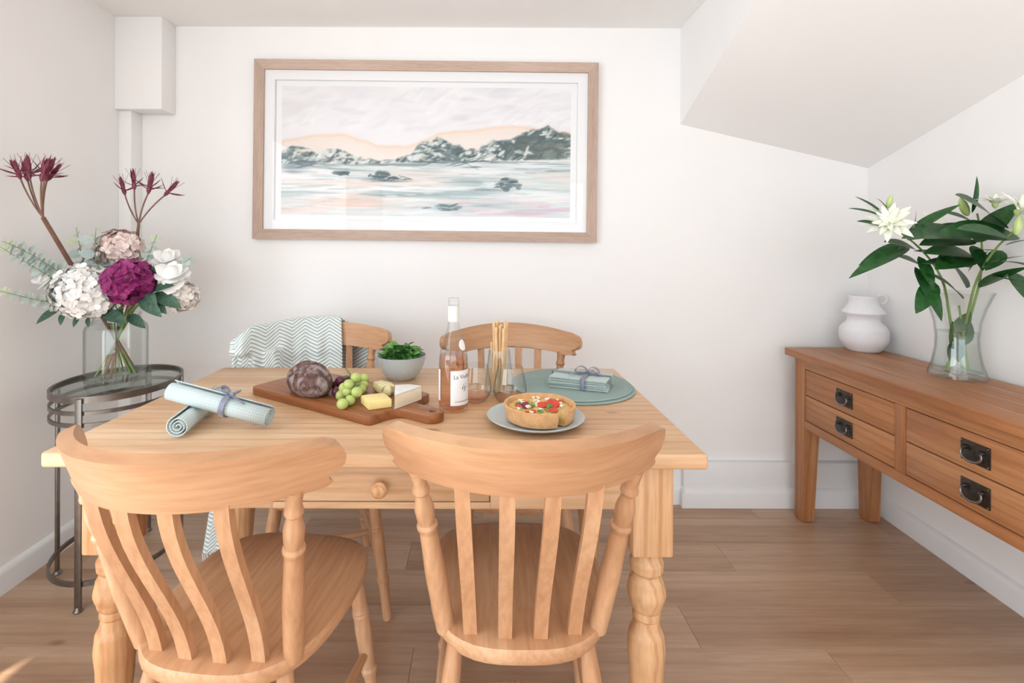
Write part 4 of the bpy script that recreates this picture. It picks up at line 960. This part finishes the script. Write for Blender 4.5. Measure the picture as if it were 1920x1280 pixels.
# plate and quiche
p = on_table(1004, 792); PC = p.copy()
single('dinner_plate', lathe(dense([(0.001, 0.002), (0.062, 0.0), (0.066, 0.002), (0.085, 0.006), (0.108, 0.013), (0.118, 0.0185), (0.1195, 0.0205), (0.118, 0.0215), (0.106, 0.0165), (0.084, 0.0095), (0.070, 0.0070), (0.001, 0.0065)], 2), 64), M['stone'], 'pale grey stoneware plate carrying the quiche', 'plate', PC)
def quiche():
    QR, QH = 0.087, 0.038; g0, g1 = R(-66), R(-48)
    t = thing('quiche', 'small vegetable quiche with a narrow slice cut out, on the plate', 'quiche', (PC.x + 0.010, PC.y - 0.002, TH + 0.0108))
    cr_ = [(0.001, 0), (QR - 0.012, 0), (QR - 0.006, 0.003), (QR - 0.002, 0.018), (QR + 0.001, QH), (QR - 0.001, QH + 0.0012), (QR - 0.005, QH), (QR - 0.0075, 0.018), (QR - 0.012, 0.006), (0.001, 0.006)]
    s = lathe(cr_, 90, g1, g1 + 2 * PI - (g1 - g0)); m = 91; k = len(cr_)
    s = ([(x * (1 + 0.008 * noise.noise(Vector((x, y, z)) * 90)), y * (1 + 0.008 * noise.noise(Vector((x, y, z)) * 90)), z + (0.0022 * noise.noise(Vector((x * 60, y * 60, 3))) if z > 0.03 else 0)) for x, y, z in s[0]], s[1] + [tuple(j * m for j in range(k)), tuple(j * m + m - 1 for j in range(k - 1, -1, -1))])
    part('crust', s, M['crust'], t)
    fp = [(0.001, 0.0062), (QR - 0.0125, 0.0062), (QR - 0.0085, 0.018), (QR - 0.0075, 0.026)] + [(QR * (1 - i / 9) - 0.008 if i < 9 else 0.001, 0.028 + 0.002 * math.sin(i)) for i in range(1, 10)]
    fp = [(max(0.001, r), z) for r, z in fp]
    s = lathe(fp, 80, g1 + 0.004, g1 + 2 * PI - (g1 - g0) - 0.004); m = 81; k = len(fp)
    s = ([(x, y, z + (0.0045 * noise.noise(Vector((x * 75, y * 75, 1))) if z > 0.025 else 0)) for x, y, z in s[0]], s[1] + [tuple(j * m for j in range(k)), tuple(j * m + m - 1 for j in range(k - 1, -1, -1))])
    part('filling', s, M['custard'], t)
    disc = lathe([(0.001, 0), (0.0125, 0.0), (0.0135, 0.002), (0.012, 0.004), (0.001, 0.0045)], 20)
    chunk = lambda a, b, c: xf(box(-a, a, -b, b, -c, c, min(a, b, c) * 0.5), Matrix.Rotation(random.uniform(0, 3), 4, 'Z') @ Matrix.Rotation(random.uniform(-.5, .5), 4, 'X'))
    for x, y, rx, mt, nm, s in ((0.034, 0.012, 0.35, 'tomato', 'tomato_slice', 1.3), (0.006, 0.004, 0.2, 'tomato', 'tomato_slice', 1.0), (0.030, -0.034, 0.1, 'tomato', 'tomato_slice', 0.8), (-0.022, -0.044, 0.1, 'tomato', 'tomato_slice', 0.7), (-0.034, 0.004, 0.5, 'burg', 'pepper_strip', 0.8)):
        part(nm, xf(disc, Matrix.Translation((x, y, 0.031)) @ Matrix.Rotation(rx, 4, 'X') @ Matrix.Scale(s, 4)), M[mt], t)
    for i in range(46):
        a = random.uniform(0, 2 * PI); r = 0.068 * math.sqrt(random.random())
        if R(-80) < a - 2 * PI < R(-34): continue
        mt, nm = random.choice((('yellowp', 'pepper_piece'), ('feta', 'cheese_crumble'), ('feta', 'cheese_crumble'), ('salad', 'green_piece'), ('tomato', 'tomato_piece')))
        part(nm, move(chunk(random.uniform(.003, .007), random.uniform(.003, .005), .0022), (r * math.cos(a), r * math.sin(a), 0.0325)), M[mt], t)
    for (x, y, a) in ((-0.012, -0.012, 0.6), (0.030, 0.000, 2.6)):
        part('courgette_slice', xf(leaf_shape(0.030, 0.013, 0.1, 0.2, 0.5, 2, 6, 0.0015), Matrix.Translation((x, y, 0.035)) @ Matrix.Rotation(a, 4, 'Z')), M['salad'], t)
    am = (g0 + g1) / 2; cs = Vector((math.cos(g0), math.sin(g0), 0)); nn = Vector((-math.sin(g0), math.cos(g0), 0))
    for r, z, mt, sc in ((0.066, 0.016, 'yellowp', .006), (0.072, 0.022, 'salad', .005), (0.058, 0.022, 'feta', .006), (0.062, 0.012, 'salad', .004)):
        q = cs * r + nn * 0.001; part('filling_piece', move(chunk(sc * .6, sc * .6, sc), (q.x, q.y, z)), M[mt], t)
quiche()
# two rolled napkins, one lying across the other
def roll_mesh(Lr, rr=0.0255):
    n = 70; turns = 3.2; prof = []
    for i in range(n + 1):
        k = i / n; a = k * turns * 2 * PI; r = 0.004 + (rr - 0.004) * k; prof.append((r * math.cos(a), r * math.sin(a)))
    arcl = [0]
    for a, b in zip(prof, prof[1:]): arcl.append(arcl[-1] + math.hypot(a[0] - b[0], a[1] - b[1]))
    me = bpy.data.meshes.new('rolled_cloth'); V = [(x, y, z) for x in (-Lr / 2, -Lr / 6, Lr / 6, Lr / 2) for y, z in prof]; w = n + 1
    Fc = [(j * w + i, j * w + i + 1, (j + 1) * w + i + 1, (j + 1) * w + i) for j in range(3) for i in range(n)]
    me.from_pydata(V, [], Fc); me.update(); uv = me.uv_layers.new(name='UVMap')
    for l in me.loops: vi = l.vertex_index; uv.data[l.index].uv = (V[vi][0] + 0.2, arcl[vi % w])
    me.polygons.foreach_set('use_smooth', [True] * len(me.polygons)); me.materials.append(M['dots']); return me
def rolled(c, d, Lr, label, bowed):
    t = thing('rolled_napkin', label, 'napkin', c, group='rolled napkins')
    x = Vector(d).normalized(); y = Vector((0, 0, 1)).cross(x).normalized(); z = x.cross(y)
    m = Matrix((x, y, z)).transposed().to_4x4()
    o = link('rolled_cloth', roll_mesh(Lr), t, m); sm = o.modifiers.new('solid', 'SOLIDIFY'); sm.thickness = 0.0022; sm.offset = -1
    bx0 = 0.02
    V = [(bx0 + s * 0.0065, 0.0272 * math.cos(q), 0.0272 * math.sin(q)) for q in [2 * PI * i / 28 for i in range(28)] for s in (-1, 1)]
    o = link('ribbon', mesh_of('ribbon', (V, [(2 * i, 2 * i + 1, (2 * i + 3) % 56, (2 * i + 2) % 56) for i in range(28)]), M['ribbon']), t, m); o['label'] = 'grey satin ribbon tied round the roll'
    if bowed:
        e = link('bow', mesh_of('bow', join(*[tube([Vector((bx0 + sd * 0.022 * math.sin(PI * i / 8), 0.012 * math.sin(2 * PI * i / 8), 0.029 + 0.010 * math.sin(PI * i / 8))) for i in range(9)], 0.0045, 6, flat=0.3) for sd in (-1, 1)] + [tube([(bx0, 0, 0.030), (bx0 + 0.02, -0.012, 0.0285), (bx0 + 0.05, -0.016, 0.0225)], 0.004, 6, flat=0.25)]), M['ribbon']), t, m)
RRr = 0.0278
lo = at_h(333, 800, TH + RRr); dlo = Vector((-0.157, 0.987, 0)); rolled(lo + dlo * 0.130, dlo, 0.26, 'dotted sage napkin rolled up, lying underneath the other roll', False)
uR = at_h(505, 783, TH + RRr + 0.001); uL = at_d(320, 733, 1.22); rolled((uR + uL) / 2 + Vector((0, 0, 0.002)), uR - uL, (uR - uL).length, 'dotted sage napkin roll with a ribbon bow, lying across another roll', True)

# ------------------------------------------------------------------ white jug on the console
def cat(prof, n=70):                               # catmull-rom through (z, r) points
    P = [prof[0]] + prof + [prof[-1]]; out = []
    m = len(prof) - 1
    for i in range(n + 1):
        q = min(i / n * m, m - 1e-6); k = int(q); t = q - k; p0, p1, p2, p3 = P[k:k + 4]
        out.append(tuple(0.5 * (2 * b + (c - a) * t + (2 * a - 5 * b + 4 * c - d) * t * t + (3 * b - a - 3 * c + d) * t ** 3) for a, b, c, d in zip(p0, p1, p2, p3)))
    return out
def jug():
    p = at_h(1619, 657, ST); t = thing('ceramic_jug', 'white waisted ceramic jug with a small ring handle on the console', 'jug', (p.x, p.y, ST))
    pr = cat([(0.0, 0.055), (0.010, 0.066), (0.045, 0.086), (0.085, 0.0885), (0.105, 0.082), (0.128, 0.062), (0.140, 0.060), (0.152, 0.066), (0.163, 0.076), (0.170, 0.077), (0.182, 0.068), (0.200, 0.057), (0.215, 0.054), (0.238, 0.056)], 70)
    out = [(r, z) for z, r in pr]; inn = [(r - 0.004, z) for r, z in out[::-1] if z > 0.02]
    s = lathe([(0.001, 0.0)] + out + [(out[-1][0] - 0.002, 0.2395)] + inn + [(0.001, 0.02)], 72)
    fl = []
    for x, y, z in s[0]:
        a = math.atan2(y, x); k = 1 + 0.013 * math.cos(a * 36) * (1 if z < 0.11 else 0.5); fl.append((x * k, y * k, z))
    part('body', (fl, s[1]), M['jug'], t, ang=60)
    part('handle', tube([(0.052 + 0.024 + 0.023 * math.cos(q), 0, 0.222 + 0.019 * math.sin(q)) for q in [2 * PI * i / 28 for i in range(29)]], 0.0058, 10), M['jug'], t)
jug()

# ------------------------------------------------------------------ vase of lilies on the console
LV = at_h(1794, 706, ST)
def lily_vase():
    t = thing('glass_vase', 'flared clear glass vase of lilies half full of water, on the console', 'vase', LV)
    pr = [(0.001, 0.010), (0.076, 0.0), (0.080, 0.003), (0.079, 0.014), (0.068, 0.050), (0.060, 0.10), (0.0585, 0.14), (0.063, 0.19), (0.076, 0.24), (0.094, 0.288), (0.0975, 0.295), (0.0955, 0.296)]
    inn = [(r - 0.003, z) for r, z in pr[::-1][1:-3]] + [(0.068, 0.022), (0.001, 0.022)]
    part('vase_glass', lathe(dense(pr, 3) + dense(inn, 3), 52), M['glass'], t)
    part('water', lathe(dense([(0.001, 0.0225), (0.067, 0.0225), (0.0645, 0.050), (0.0565, 0.10), (0.0545, 0.14), (0.0555, 0.158), (0.001, 0.158)], 2), 40), M['water'], t)
lily_vase()
LEAF = mesh_of('leaf', leaf_shape(1.0, 0.30, 0.22, 0.10, 0.42, 4, 10), M['lilyleaf'])
PETAL = mesh_of('petal', leaf_shape(1.0, 0.36, 0.45, 0.15, 0.45, 4, 8), M['lily'])
def inside(p):                                     # keep what hangs within the vase's height clear of its glass
    z = p.z - ST
    if z > 0.31 or math.hypot(p.x - LV.x, p.y - LV.y) > 0.12: return p
    r = float(np.interp(z, [0, 0.05, 0.14, 0.19, 0.24, 0.30], [.03, .030, .026, .030, .040, .05])); d = Vector((p.x - LV.x, p.y - LV.y, 0))
    if d.length > r: d *= r / d.length
    return Vector((LV.x + d.x, LV.y + d.y, max(p.z, ST + 0.045)))
def lily(name, label, foot, mid, top, dep, leaves, flowers, buds):
    """foot/mid/top: pixel points with depth; leaves: (x0,y0,x1,y1,depth0,depth1,width)"""
    O = Vector(foot); t = thing(name, label, 'flower', O, group='lily stems in the console vase')
    hd_ = Vector((top[0] - LV.x, top[1] - LV.y, 0)); hd_ = hd_.normalized() if hd_.length > 0.02 else Vector((0.6, -0.8, 0))
    wst = LV + hd_ * 0.020 + Vector((0, 0, 0.14)); mth_ = LV + hd_ * 0.052 + Vector((0, 0, 0.285))
    if top[2] < ST + 0.30: pts = [Vector(foot).lerp(Vector(top), i / 14) for i in range(15)]
    else: pts = [Vector(foot).lerp(wst, i / 3) for i in range(3)] + [wst.lerp(mth_, i / 3) for i in range(3)] + bez(mth_, mth_ + (mth_ - wst) * 0.9, top, 8)
    part('stem', tube(rel(pts, O), [0.0046 - 0.0018 * i / 14 for i in range(15)], 8), M['stemg'], t)
    for x0, y0, x1, y1, d0, d1, w in leaves:
        a, b = inside(at_d(x0, y0, d0)), inside(at_d(x1, y1, d1)); L = (b - a).length
        up = Vector((0, -0.75, 1)); link('leaf', LEAF, t, orient(a - O, b - a, up, (L * w * 1.35 / 0.30, L, L * 0.8)) @ Matrix.Rotation(R(7), 4, 'X'))
    for px, py, d, face, s, n in flowers:
        c = at_d(px, py, d); f = Vector(face).normalized(); hd = link('flower', mesh_of('flower', xf(lathe([(0.001, -0.012), (0.008, -0.004), (0.009, 0.006), (0.001, 0.012)], 10), Matrix.Translation(c - O)), M['bud']), t)
        u = f.orthogonal().normalized(); w = f.cross(u)
        for k in range(n):
            a = k * 2.399; op = 0.35 + 0.75 * (k / n); d_ = (f * math.cos(op) + (u * math.cos(a) + w * math.sin(a)) * math.sin(op))
            link('petal', PETAL, hd, orient(c - O + d_ * 0.004, d_, f, s * (0.75 + 0.35 * k / n)))
    for x0, y0, x1, y1, d in buds:
        a, b = at_d(x0, y0, d), at_d(x1, y1, d - 0.01); L = (b - a).length
        part('bud', tube(rel([a.lerp(b, q) for q in (0, .15, .4, .7, .9, 1)], O), [L * q for q in (.06, .14, .19, .17, .08, .01)], 9), M['bud'], t)
zf = LV.y
def foot(dx, dy): return (LV.x + dx, LV.y + dy, ST + 0.026)
lily('lily_stem', 'lily stem leaning left with a double white bloom and long dark leaves', foot(0.03, 0.01), at_d(1760, 600, zf), at_d(1672, 425, zf - 0.08), 0,
     [(1706, 462, 1597, 516, zf - .04, zf - .14, .12), (1700, 455, 1612, 495, zf - .04, zf - .06, .16), (1722, 480, 1752, 540, zf - .05, zf - .1, .30), (1715, 500, 1770, 600, zf - .03, zf - .12, .22), (1700, 440, 1800, 382, zf - .05, zf - .13, .17), (1700, 450, 1722, 395, zf - .06, zf - .12, .34), (1660, 405, 1605, 366, zf - .08, zf - .05, .13), (1660, 410, 1594, 388, zf - .08, zf - .11, .10), (1655, 425, 1609, 413, zf - .08, zf - .10, .20), (1668, 400, 1646, 370, zf - .08, zf - .09, .16), (1752, 528, 1720, 585, zf - .05, zf - .12, .26), (1720, 470, 1662, 450, zf - .05, zf - .12, .22), (1712, 470, 1790, 480, zf - .04, zf - .14, .22), (1700, 450, 1770, 440, zf - .05, zf - .12, .22), (1730, 500, 1690, 480, zf - .03, zf - .08, .3)],
     [(1668, 420, zf - 0.09, (-0.55, -0.6, 0.35), 0.066, 20)], [(1664, 390, 1672, 364, zf - 0.08)])
lily('lily_stem', 'upright lily stem with broad leaves and a green bud', foot(-0.02, 0.02), at_d(1812, 600, zf), at_d(1832, 400, zf - 0.02), 0,
     [(1815, 440, 1700, 440, zf - .03, zf - .16, .20), (1905, 440, 1765, 435, zf - .10, zf - .16, .28), (1880, 425, 1800, 362, zf - .06, zf - .12, .42), (1825, 460, 1845, 505, zf - .02, zf - .1, .30), (1825, 480, 1740, 470, zf - .02, zf - .14, .20), (1820, 500, 1735, 490, zf - .02, zf - .1, .16), (1822, 400, 1834, 330, zf - .02, zf - .03, .10), (1812, 540, 1765, 470, zf - .02, zf - .12, .20), (1830, 430, 1760, 420, zf - .02, zf - .05, .14), (1805, 560, 1745, 510, zf - .03, zf - .1, .2), (1825, 450, 1730, 455, zf - .02, zf - .10, .24), (1826, 455, 1912, 380, zf - .02, zf - .10, .3), (1822, 470, 1880, 470, zf - .02, zf - .12, .25), (1820, 480, 1760, 500, zf - .02, zf - .14, .26), (1815, 510, 1850, 470, zf - .02, zf - .08, .28), (1828, 420, 1770, 395, zf - .02, zf - .06, .2)],
     [(1744, 418, zf - 0.02, (-0.1, -0.7, 0.75), 0.045, 6)], [(1814, 404, 1800, 370, zf - 0.04)])
lily('lily_stem', 'lily stem leaning right with open white blooms', foot(-0.040, -0.01), at_d(1800, 620, zf - 0.02), at_d(1905, 430, zf - 0.19), 0,
     [(1885, 460, 1950, 445, zf - .17, zf - .26, .2), (1870, 490, 1945, 500, zf - .13, zf - .26, .24), (1850, 520, 1925, 530, zf - .09, zf - .24, .16), (1835, 540, 1930, 495, zf - .06, zf - .24, .18), (1890, 445, 1800, 425, zf - .17, zf - .22, .24), (1880, 470, 1850, 505, zf - .08, zf - .12, .3), (1900, 510, 1925, 558, zf - .14, zf - .22, .35), (1840, 500, 1920, 476, zf - .10, zf - .22, .15)],
     [(1908, 398, zf - 0.22, (0.2, -0.7, 0.6), 0.065, 9), (1866, 384, zf - 0.12, (-0.1, -0.2, 1), 0.05, 14)], [(1905, 440, 1912, 405, zf - 0.24)])
lily('lily_stem', 'short lily stem with leaves inside the vase', foot(0.012, -0.028), at_d(1780, 620, zf - 0.04), LV + Vector((-0.012, -0.02, 0.25)), 0,
     [(1790, 660, 1775, 605, zf - .04, zf - .05, .40), (1800, 650, 1822, 600, zf - .04, zf - .03, .40), (1785, 625, 1830, 585, zf - .04, zf - .05, .35), (1780, 640, 1770, 680, zf - .045, zf - .02, .4), (1795, 630, 1800, 680, zf - .045, zf - .03, .4)], [], [])

# ------------------------------------------------------------------ big bouquet in the corner
BV = Vector((-1.375, 1.905, 0.6905))
single('flower_vase', lathe(dense([(0.0010, 0.003), (0.0954, 0.0), (0.0999, 0.004), (0.1008, 0.02), (0.1008, 0.185), (0.0972, 0.200), (0.0846, 0.214), (0.0756, 0.220), (0.0738, 0.238), (0.0792, 0.246), (0.0765, 0.2465), (0.0711, 0.237), (0.0729, 0.219), (0.0954, 0.198), (0.0981, 0.184), (0.0981, 0.02), (0.0954, 0.009), (0.0010, 0.009)], 2), 56), M['glass'], 'wide clear glass vase of mixed flowers on the oval side table', 'vase', BV)
def vfoot(a, r=0.065): return BV + Vector((r * math.cos(a), r * math.sin(a), 0.016))
def neck(a, r=0.05): return BV + Vector((r * math.cos(a), r * math.sin(a), 0.245))
def stem_pts(a, head):                             # from the vase floor through the neck to the head
    f, n_ = vfoot(a + PI), neck(a); return [f.lerp(n_, i / 5) for i in range(5)] + bez(n_, n_ + (n_ - f) * 0.45, head, 8)
def florets(c, rad, n, psize, squash=(1, 1, 0.9), cup=0.25):
    pet = leaf_shape(psize, psize * 0.95, cup, 0.05, 0.6, 2, 4); S = []
    for k in range(n):
        z = 1 - 2 * (k + 0.5) / n; a = k * 2.39996; r = math.sqrt(1 - z * z); d = Vector((r * math.cos(a), r * math.sin(a), z))
        jit = 1 + random.uniform(-.14, .08); c1 = c + Vector((d.x * squash[0], d.y * squash[1], d.z * squash[2])) * rad * jit
        d = (d + Vector([random.uniform(-.45, .45) for _ in range(3)])).normalized(); u = d.orthogonal().normalized(); w = d.cross(u); a0 = random.uniform(0, 6)
        for q in range(4):
            e = u * math.cos(a0 + q * PI / 2) + w * math.sin(a0 + q * PI / 2); S.append(xf(pet, orient(c1, e + d * random.uniform(0.3, 0.8), d)))
    return join(*S)
def hydrangea(px, py, dep, rad, mat, a, label, n=120, ps=0.026):
    c = at_d(px, py, dep); sp = stem_pts(a, c); O = sp[0]; t = thing('hydrangea_stem', label, 'flower', O)
    part('stem', tube(rel(sp, O), 0.0038, 8), M['stemb'], t)
    core = xf(lathe([(rad * 0.82 * math.sin(PI * i / 10), -rad * 0.75 * math.cos(PI * i / 10)) for i in range(11)], 16), Matrix.Translation(c - O))
    part('flower_head', join(core, florets(c - O, rad * 0.92, n, ps)), mat, t, kind='stuff')
hydrangea(160, 546, 1.78, 0.103, M['white'], R(215), 'large white hydrangea bloom low in the corner bouquet', 250, 0.022)
hydrangea(243, 528, 1.80, 0.078, M['purple'], R(270), 'deep magenta hydrangea bloom in the middle of the corner bouquet', 105, 0.026)
hydrangea(224, 467, 1.92, 0.078, M['pink'], R(90), 'blush pink hydrangea bloom at the top of the corner bouquet', 120, 0.025)
hydrangea(340, 556, 1.90, 0.058, M['cream'], R(-10), 'small cream hydrangea at the right of the corner bouquet', 80, 0.021)
PP = mesh_of('petal', leaf_shape(1.0, 0.95, -0.55, 0.1, 0.6, 4, 6), M['white'])
def peony(px, py, dep, rad, a, label, n=22, face=(0.2, -0.6, 0.7)):
    c = at_d(px, py, dep); sp = stem_pts(a, c); O = sp[0]; t = thing('peony_stem', label, 'flower', O)
    part('stem', tube(rel(sp, O), 0.0034, 8), M['stemg'], t)
    f = Vector(face).normalized(); u = f.orthogonal().normalized(); w = f.cross(u)
    part('flower_core', xf(lathe([(rad * .55 * math.sin(PI * i / 8), -rad * .6 * math.cos(PI * i / 8)) for i in range(9)], 14), Matrix.Translation(c - O)), M['white'], t)
    for k in range(n):
        q = k * 2.399; op = 0.25 + 1.35 * k / n; d = f * math.cos(op) + (u * math.cos(q) + w * math.sin(q)) * math.sin(op)
        link('petal', PP, t, orient(c - O - f * rad * 0.35, d, -f + d * 0.2, rad * (1.0 + 0.25 * math.sin(k))))
peony(322, 512, 1.84, 0.050, R(-20), 'open white peony beside the magenta hydrangea')
peony(312, 483, 1.93, 0.042, R(40), 'smaller white peony behind the open one', 18)
peony(84, 522, 1.74, 0.036, R(190), 'closed white peony bud at the left of the corner bouquet', 14, (-0.4, -0.5, 0.6))
# burgundy nerine-like heads on thick stems
FL = mesh_of('petal', leaf_shape(1.0, 0.24, -0.25, 0.2, 0.4, 2, 6), M['burg'])
def umbel(label, base_px, node_px, dep0, dep1, heads, a, sr_):
    nd = at_d(*node_px, dep1); b = at_d(*base_px, dep0); f = vfoot(a + PI); n_ = neck(a); O = f
    t = thing('nerine_stem', label, 'flower', O, group='burgundy umbel flowers')
    part('stem', tube(rel([f, f.lerp(n_, .5), n_, n_.lerp(b, .5), b, nd], O), [sr_ * .8, sr_ * .9, sr_, sr_, sr_, sr_ * .9], 10), M['stemb'], t)
    for px, py, dd, dx, dy in heads:
        h = at_d(px, py, dep1 + dd); m = (nd + h) / 2 + (h - nd).cross(Vector((0, 1, 0))) * 0.08
        part('flower_stalk', tube(rel(bez(nd, m, h, 6), O), 0.0026, 6), M['stemb'], t)
        ax = (Vector((dx, random.uniform(-.2, .2), dy))).normalized(); u = ax.orthogonal().normalized(); w = ax.cross(u)
        fl = part('floret', tube(rel([h - ax * 0.004, h + ax * 0.008, h + ax * 0.018, h + ax * 0.026], O), [0.003, 0.0075, 0.008, 0.004], 8), M['burg'], t)
        for k in range(9):
            q = k * 2 * PI / 9 + 0.3; op = random.uniform(0.10, 0.42) if k % 4 else random.uniform(0.8, 1.7); d = ax * math.cos(op) + (u * math.cos(q) + w * math.sin(q)) * math.sin(op)
            link('petal', FL, fl, orient(h + ax * 0.012 - O, d, ax, random.uniform(0.048, 0.066)))
        st = []
        for k in range(6):
            q = k * 1.05; d = ax + (u * math.cos(q) + w * math.sin(q)) * 0.35; e = h + ax * 0.02; st.append(tube(rel([e, e + d * 0.03, e + d * 0.055 + Vector((0.006 * math.cos(q * 3), 0, 0.004))], O), [0.001, 0.0008, 0.0006], 4))
        part('stamens', join(*st), M['burg'], t)
umbel('tall burgundy umbel flower on a thick stem leaning towards the left wall', (130, 490), (81, 408), 1.76, 1.66, [(38, 334, 0, -.5, 1), (56, 333, -.03, -.15, 1), (52, 338, .03, -.3, 1), (84, 334, 0, .25, 1), (78, 338, -.03, .1, 1), (88, 338, .02, .6, .8)], R(200), 0.0075)
umbel('burgundy umbel flower with spread florets standing behind the pink hydrangea', (255, 470), (260, 420), 1.97, 1.95, [(234, 364, 0, -.35, 1), (252, 354, 0, 0, 1), (278, 362, -.02, .15, 1), (280, 358, .03, .1, 1), (309, 366, 0, .6, .8)], R(110), 0.006)
# eucalyptus sprays
EL = mesh_of('leaf', leaf_shape(1.0, 0.9, 0.1, 0.1, 0.5, 2, 5), M['euc']); EY = mesh_of('leaf', leaf_shape(1.0, 0.9, 0.1, 0.1, 0.5, 2, 5), M['euclight'])
def spray(label, pts, a, n, size, young=0.25, mesh=None):
    P = [at_d(*p) for p in pts]; f = vfoot(a + PI, 0.05); n_ = neck(a, 0.045); O = f; t = thing('eucalyptus_spray', label, 'foliage', O, group='eucalyptus sprays')
    cv = bez(P[0], P[1], P[2], 16); part('stem', tube(rel([f, n_] + cv, O), [0.0022] * 2 + [0.0020 - 0.0011 * i / 16 for i in range(17)], 6), M['stemg'], t)
    for k in range(n):
        q = k / n * 15.9; i = int(q); c = cv[i].lerp(cv[i + 1], q - i); tg = (cv[i + 1] - cv[i]).normalized()
        for sd in (-1, 1):
            ang_ = k * 1.57 + (0 if sd > 0 else PI); u = tg.orthogonal().normalized(); w = tg.cross(u); d = (u * math.cos(ang_) + w * math.sin(ang_)) + tg * 0.35
            link('leaf', EY if k / n > 1 - young else (mesh or EL), t, orient(c - O, d, tg * 0.5 + Vector((0, -1.3, 0.4)), size * (1.45 - 0.55 * k / n) * random.uniform(.85, 1.15)))
spray('long pale eucalyptus spray reaching to the left wall', [(110, 510, 1.76), (55, 470, 1.70), (3, 452, 1.66)], R(185), 12, 0.026)
spray('second eucalyptus spray lying just under the upper left one', [(115, 530, 1.76), (60, 500, 1.70), (0, 462, 1.67)], R(195), 11, 0.024, 0.1)
spray('low eucalyptus spray at the left of the white hydrangea', [(115, 570, 1.72), (60, 562, 1.67), (-4, 544, 1.62)], R(205), 11, 0.026)
spray('upright blue-green eucalyptus sprig left of the pink hydrangea', [(160, 500, 1.88), (150, 470, 1.88), (143, 426, 1.88)], R(140), 6, 0.036, 0.5)
spray('broad blue-green eucalyptus sprig beside the pink hydrangea', [(185, 500, 1.85), (176, 470, 1.85), (180, 428, 1.85)], R(120), 6, 0.044, 0.18)
spray('thin eucalyptus sprig rising behind the white peonies', [(270, 500, 1.93), (282, 470, 1.94), (294, 440, 1.95)], R(60), 7, 0.022, 0.15)
spray('eucalyptus sprig at the right edge of the corner bouquet', [(318, 520, 1.88), (345, 490, 1.88), (358, 484, 1.88)], R(10), 6, 0.026, 0.0)
# dark foliage under the blooms
DL = mesh_of('leaf', leaf_shape(1.0, 0.42, 0.25, 0.12, 0.45, 4, 8), M['darkleaf'])
def foliage(label, a, lst):
    f = vfoot(a + PI, 0.05); n_ = neck(a, 0.05); O = f; t = thing('leafy_sprig', label, 'foliage', O, group='dark leaf sprigs')
    ends = [at_d(x0, y0, d0) for x0, y0, x1, y1, d0, d1 in lst]; hub = sum(ends, Vector()) / len(ends)
    part('stem', join(tube(rel([f, n_, n_.lerp(hub, .6), hub], O), 0.0026, 6), *[tube(rel([n_.lerp(hub, .7), e], O), 0.0016, 5) for e in ends]), M['stemg'], t)
    for (x0, y0, x1, y1, d0, d1), e in zip(lst, ends):
        b = at_d(x1, y1, d1); link('leaf', DL, t, orient(e - O, b - e, (0.1, -0.8, 0.7), (b - e).length) @ Matrix.Rotation(R(7), 4, 'X'))
foliage('dark green leaves hanging below the white hydrangea', R(200), [(115, 577, 65, 604, 1.76, 1.72), (120, 585, 112, 608, 1.75, 1.72), (150, 590, 136, 612, 1.77, 1.74), (165, 595, 165, 612, 1.78, 1.76)])
foliage('dark green leaves between the vase neck and magenta hydrangea', R(280), [(195, 585, 232, 602, 1.80, 1.76), (225, 575, 222, 612, 1.82, 1.80), (262, 560, 300, 590, 1.80, 1.77), (240, 590, 270, 612, 1.83, 1.80), (205, 580, 180, 590, 1.80, 1.78)])
foliage('dark green leaves right of the magenta hydrangea', R(-15), [(285, 550, 338, 574, 1.83, 1.82), (285, 545, 322, 532, 1.82, 1.80), (290, 535, 285, 500, 1.84, 1.82), (280, 560, 310, 585, 1.83, 1.80), (275, 545, 292, 570, 1.81, 1.78)])
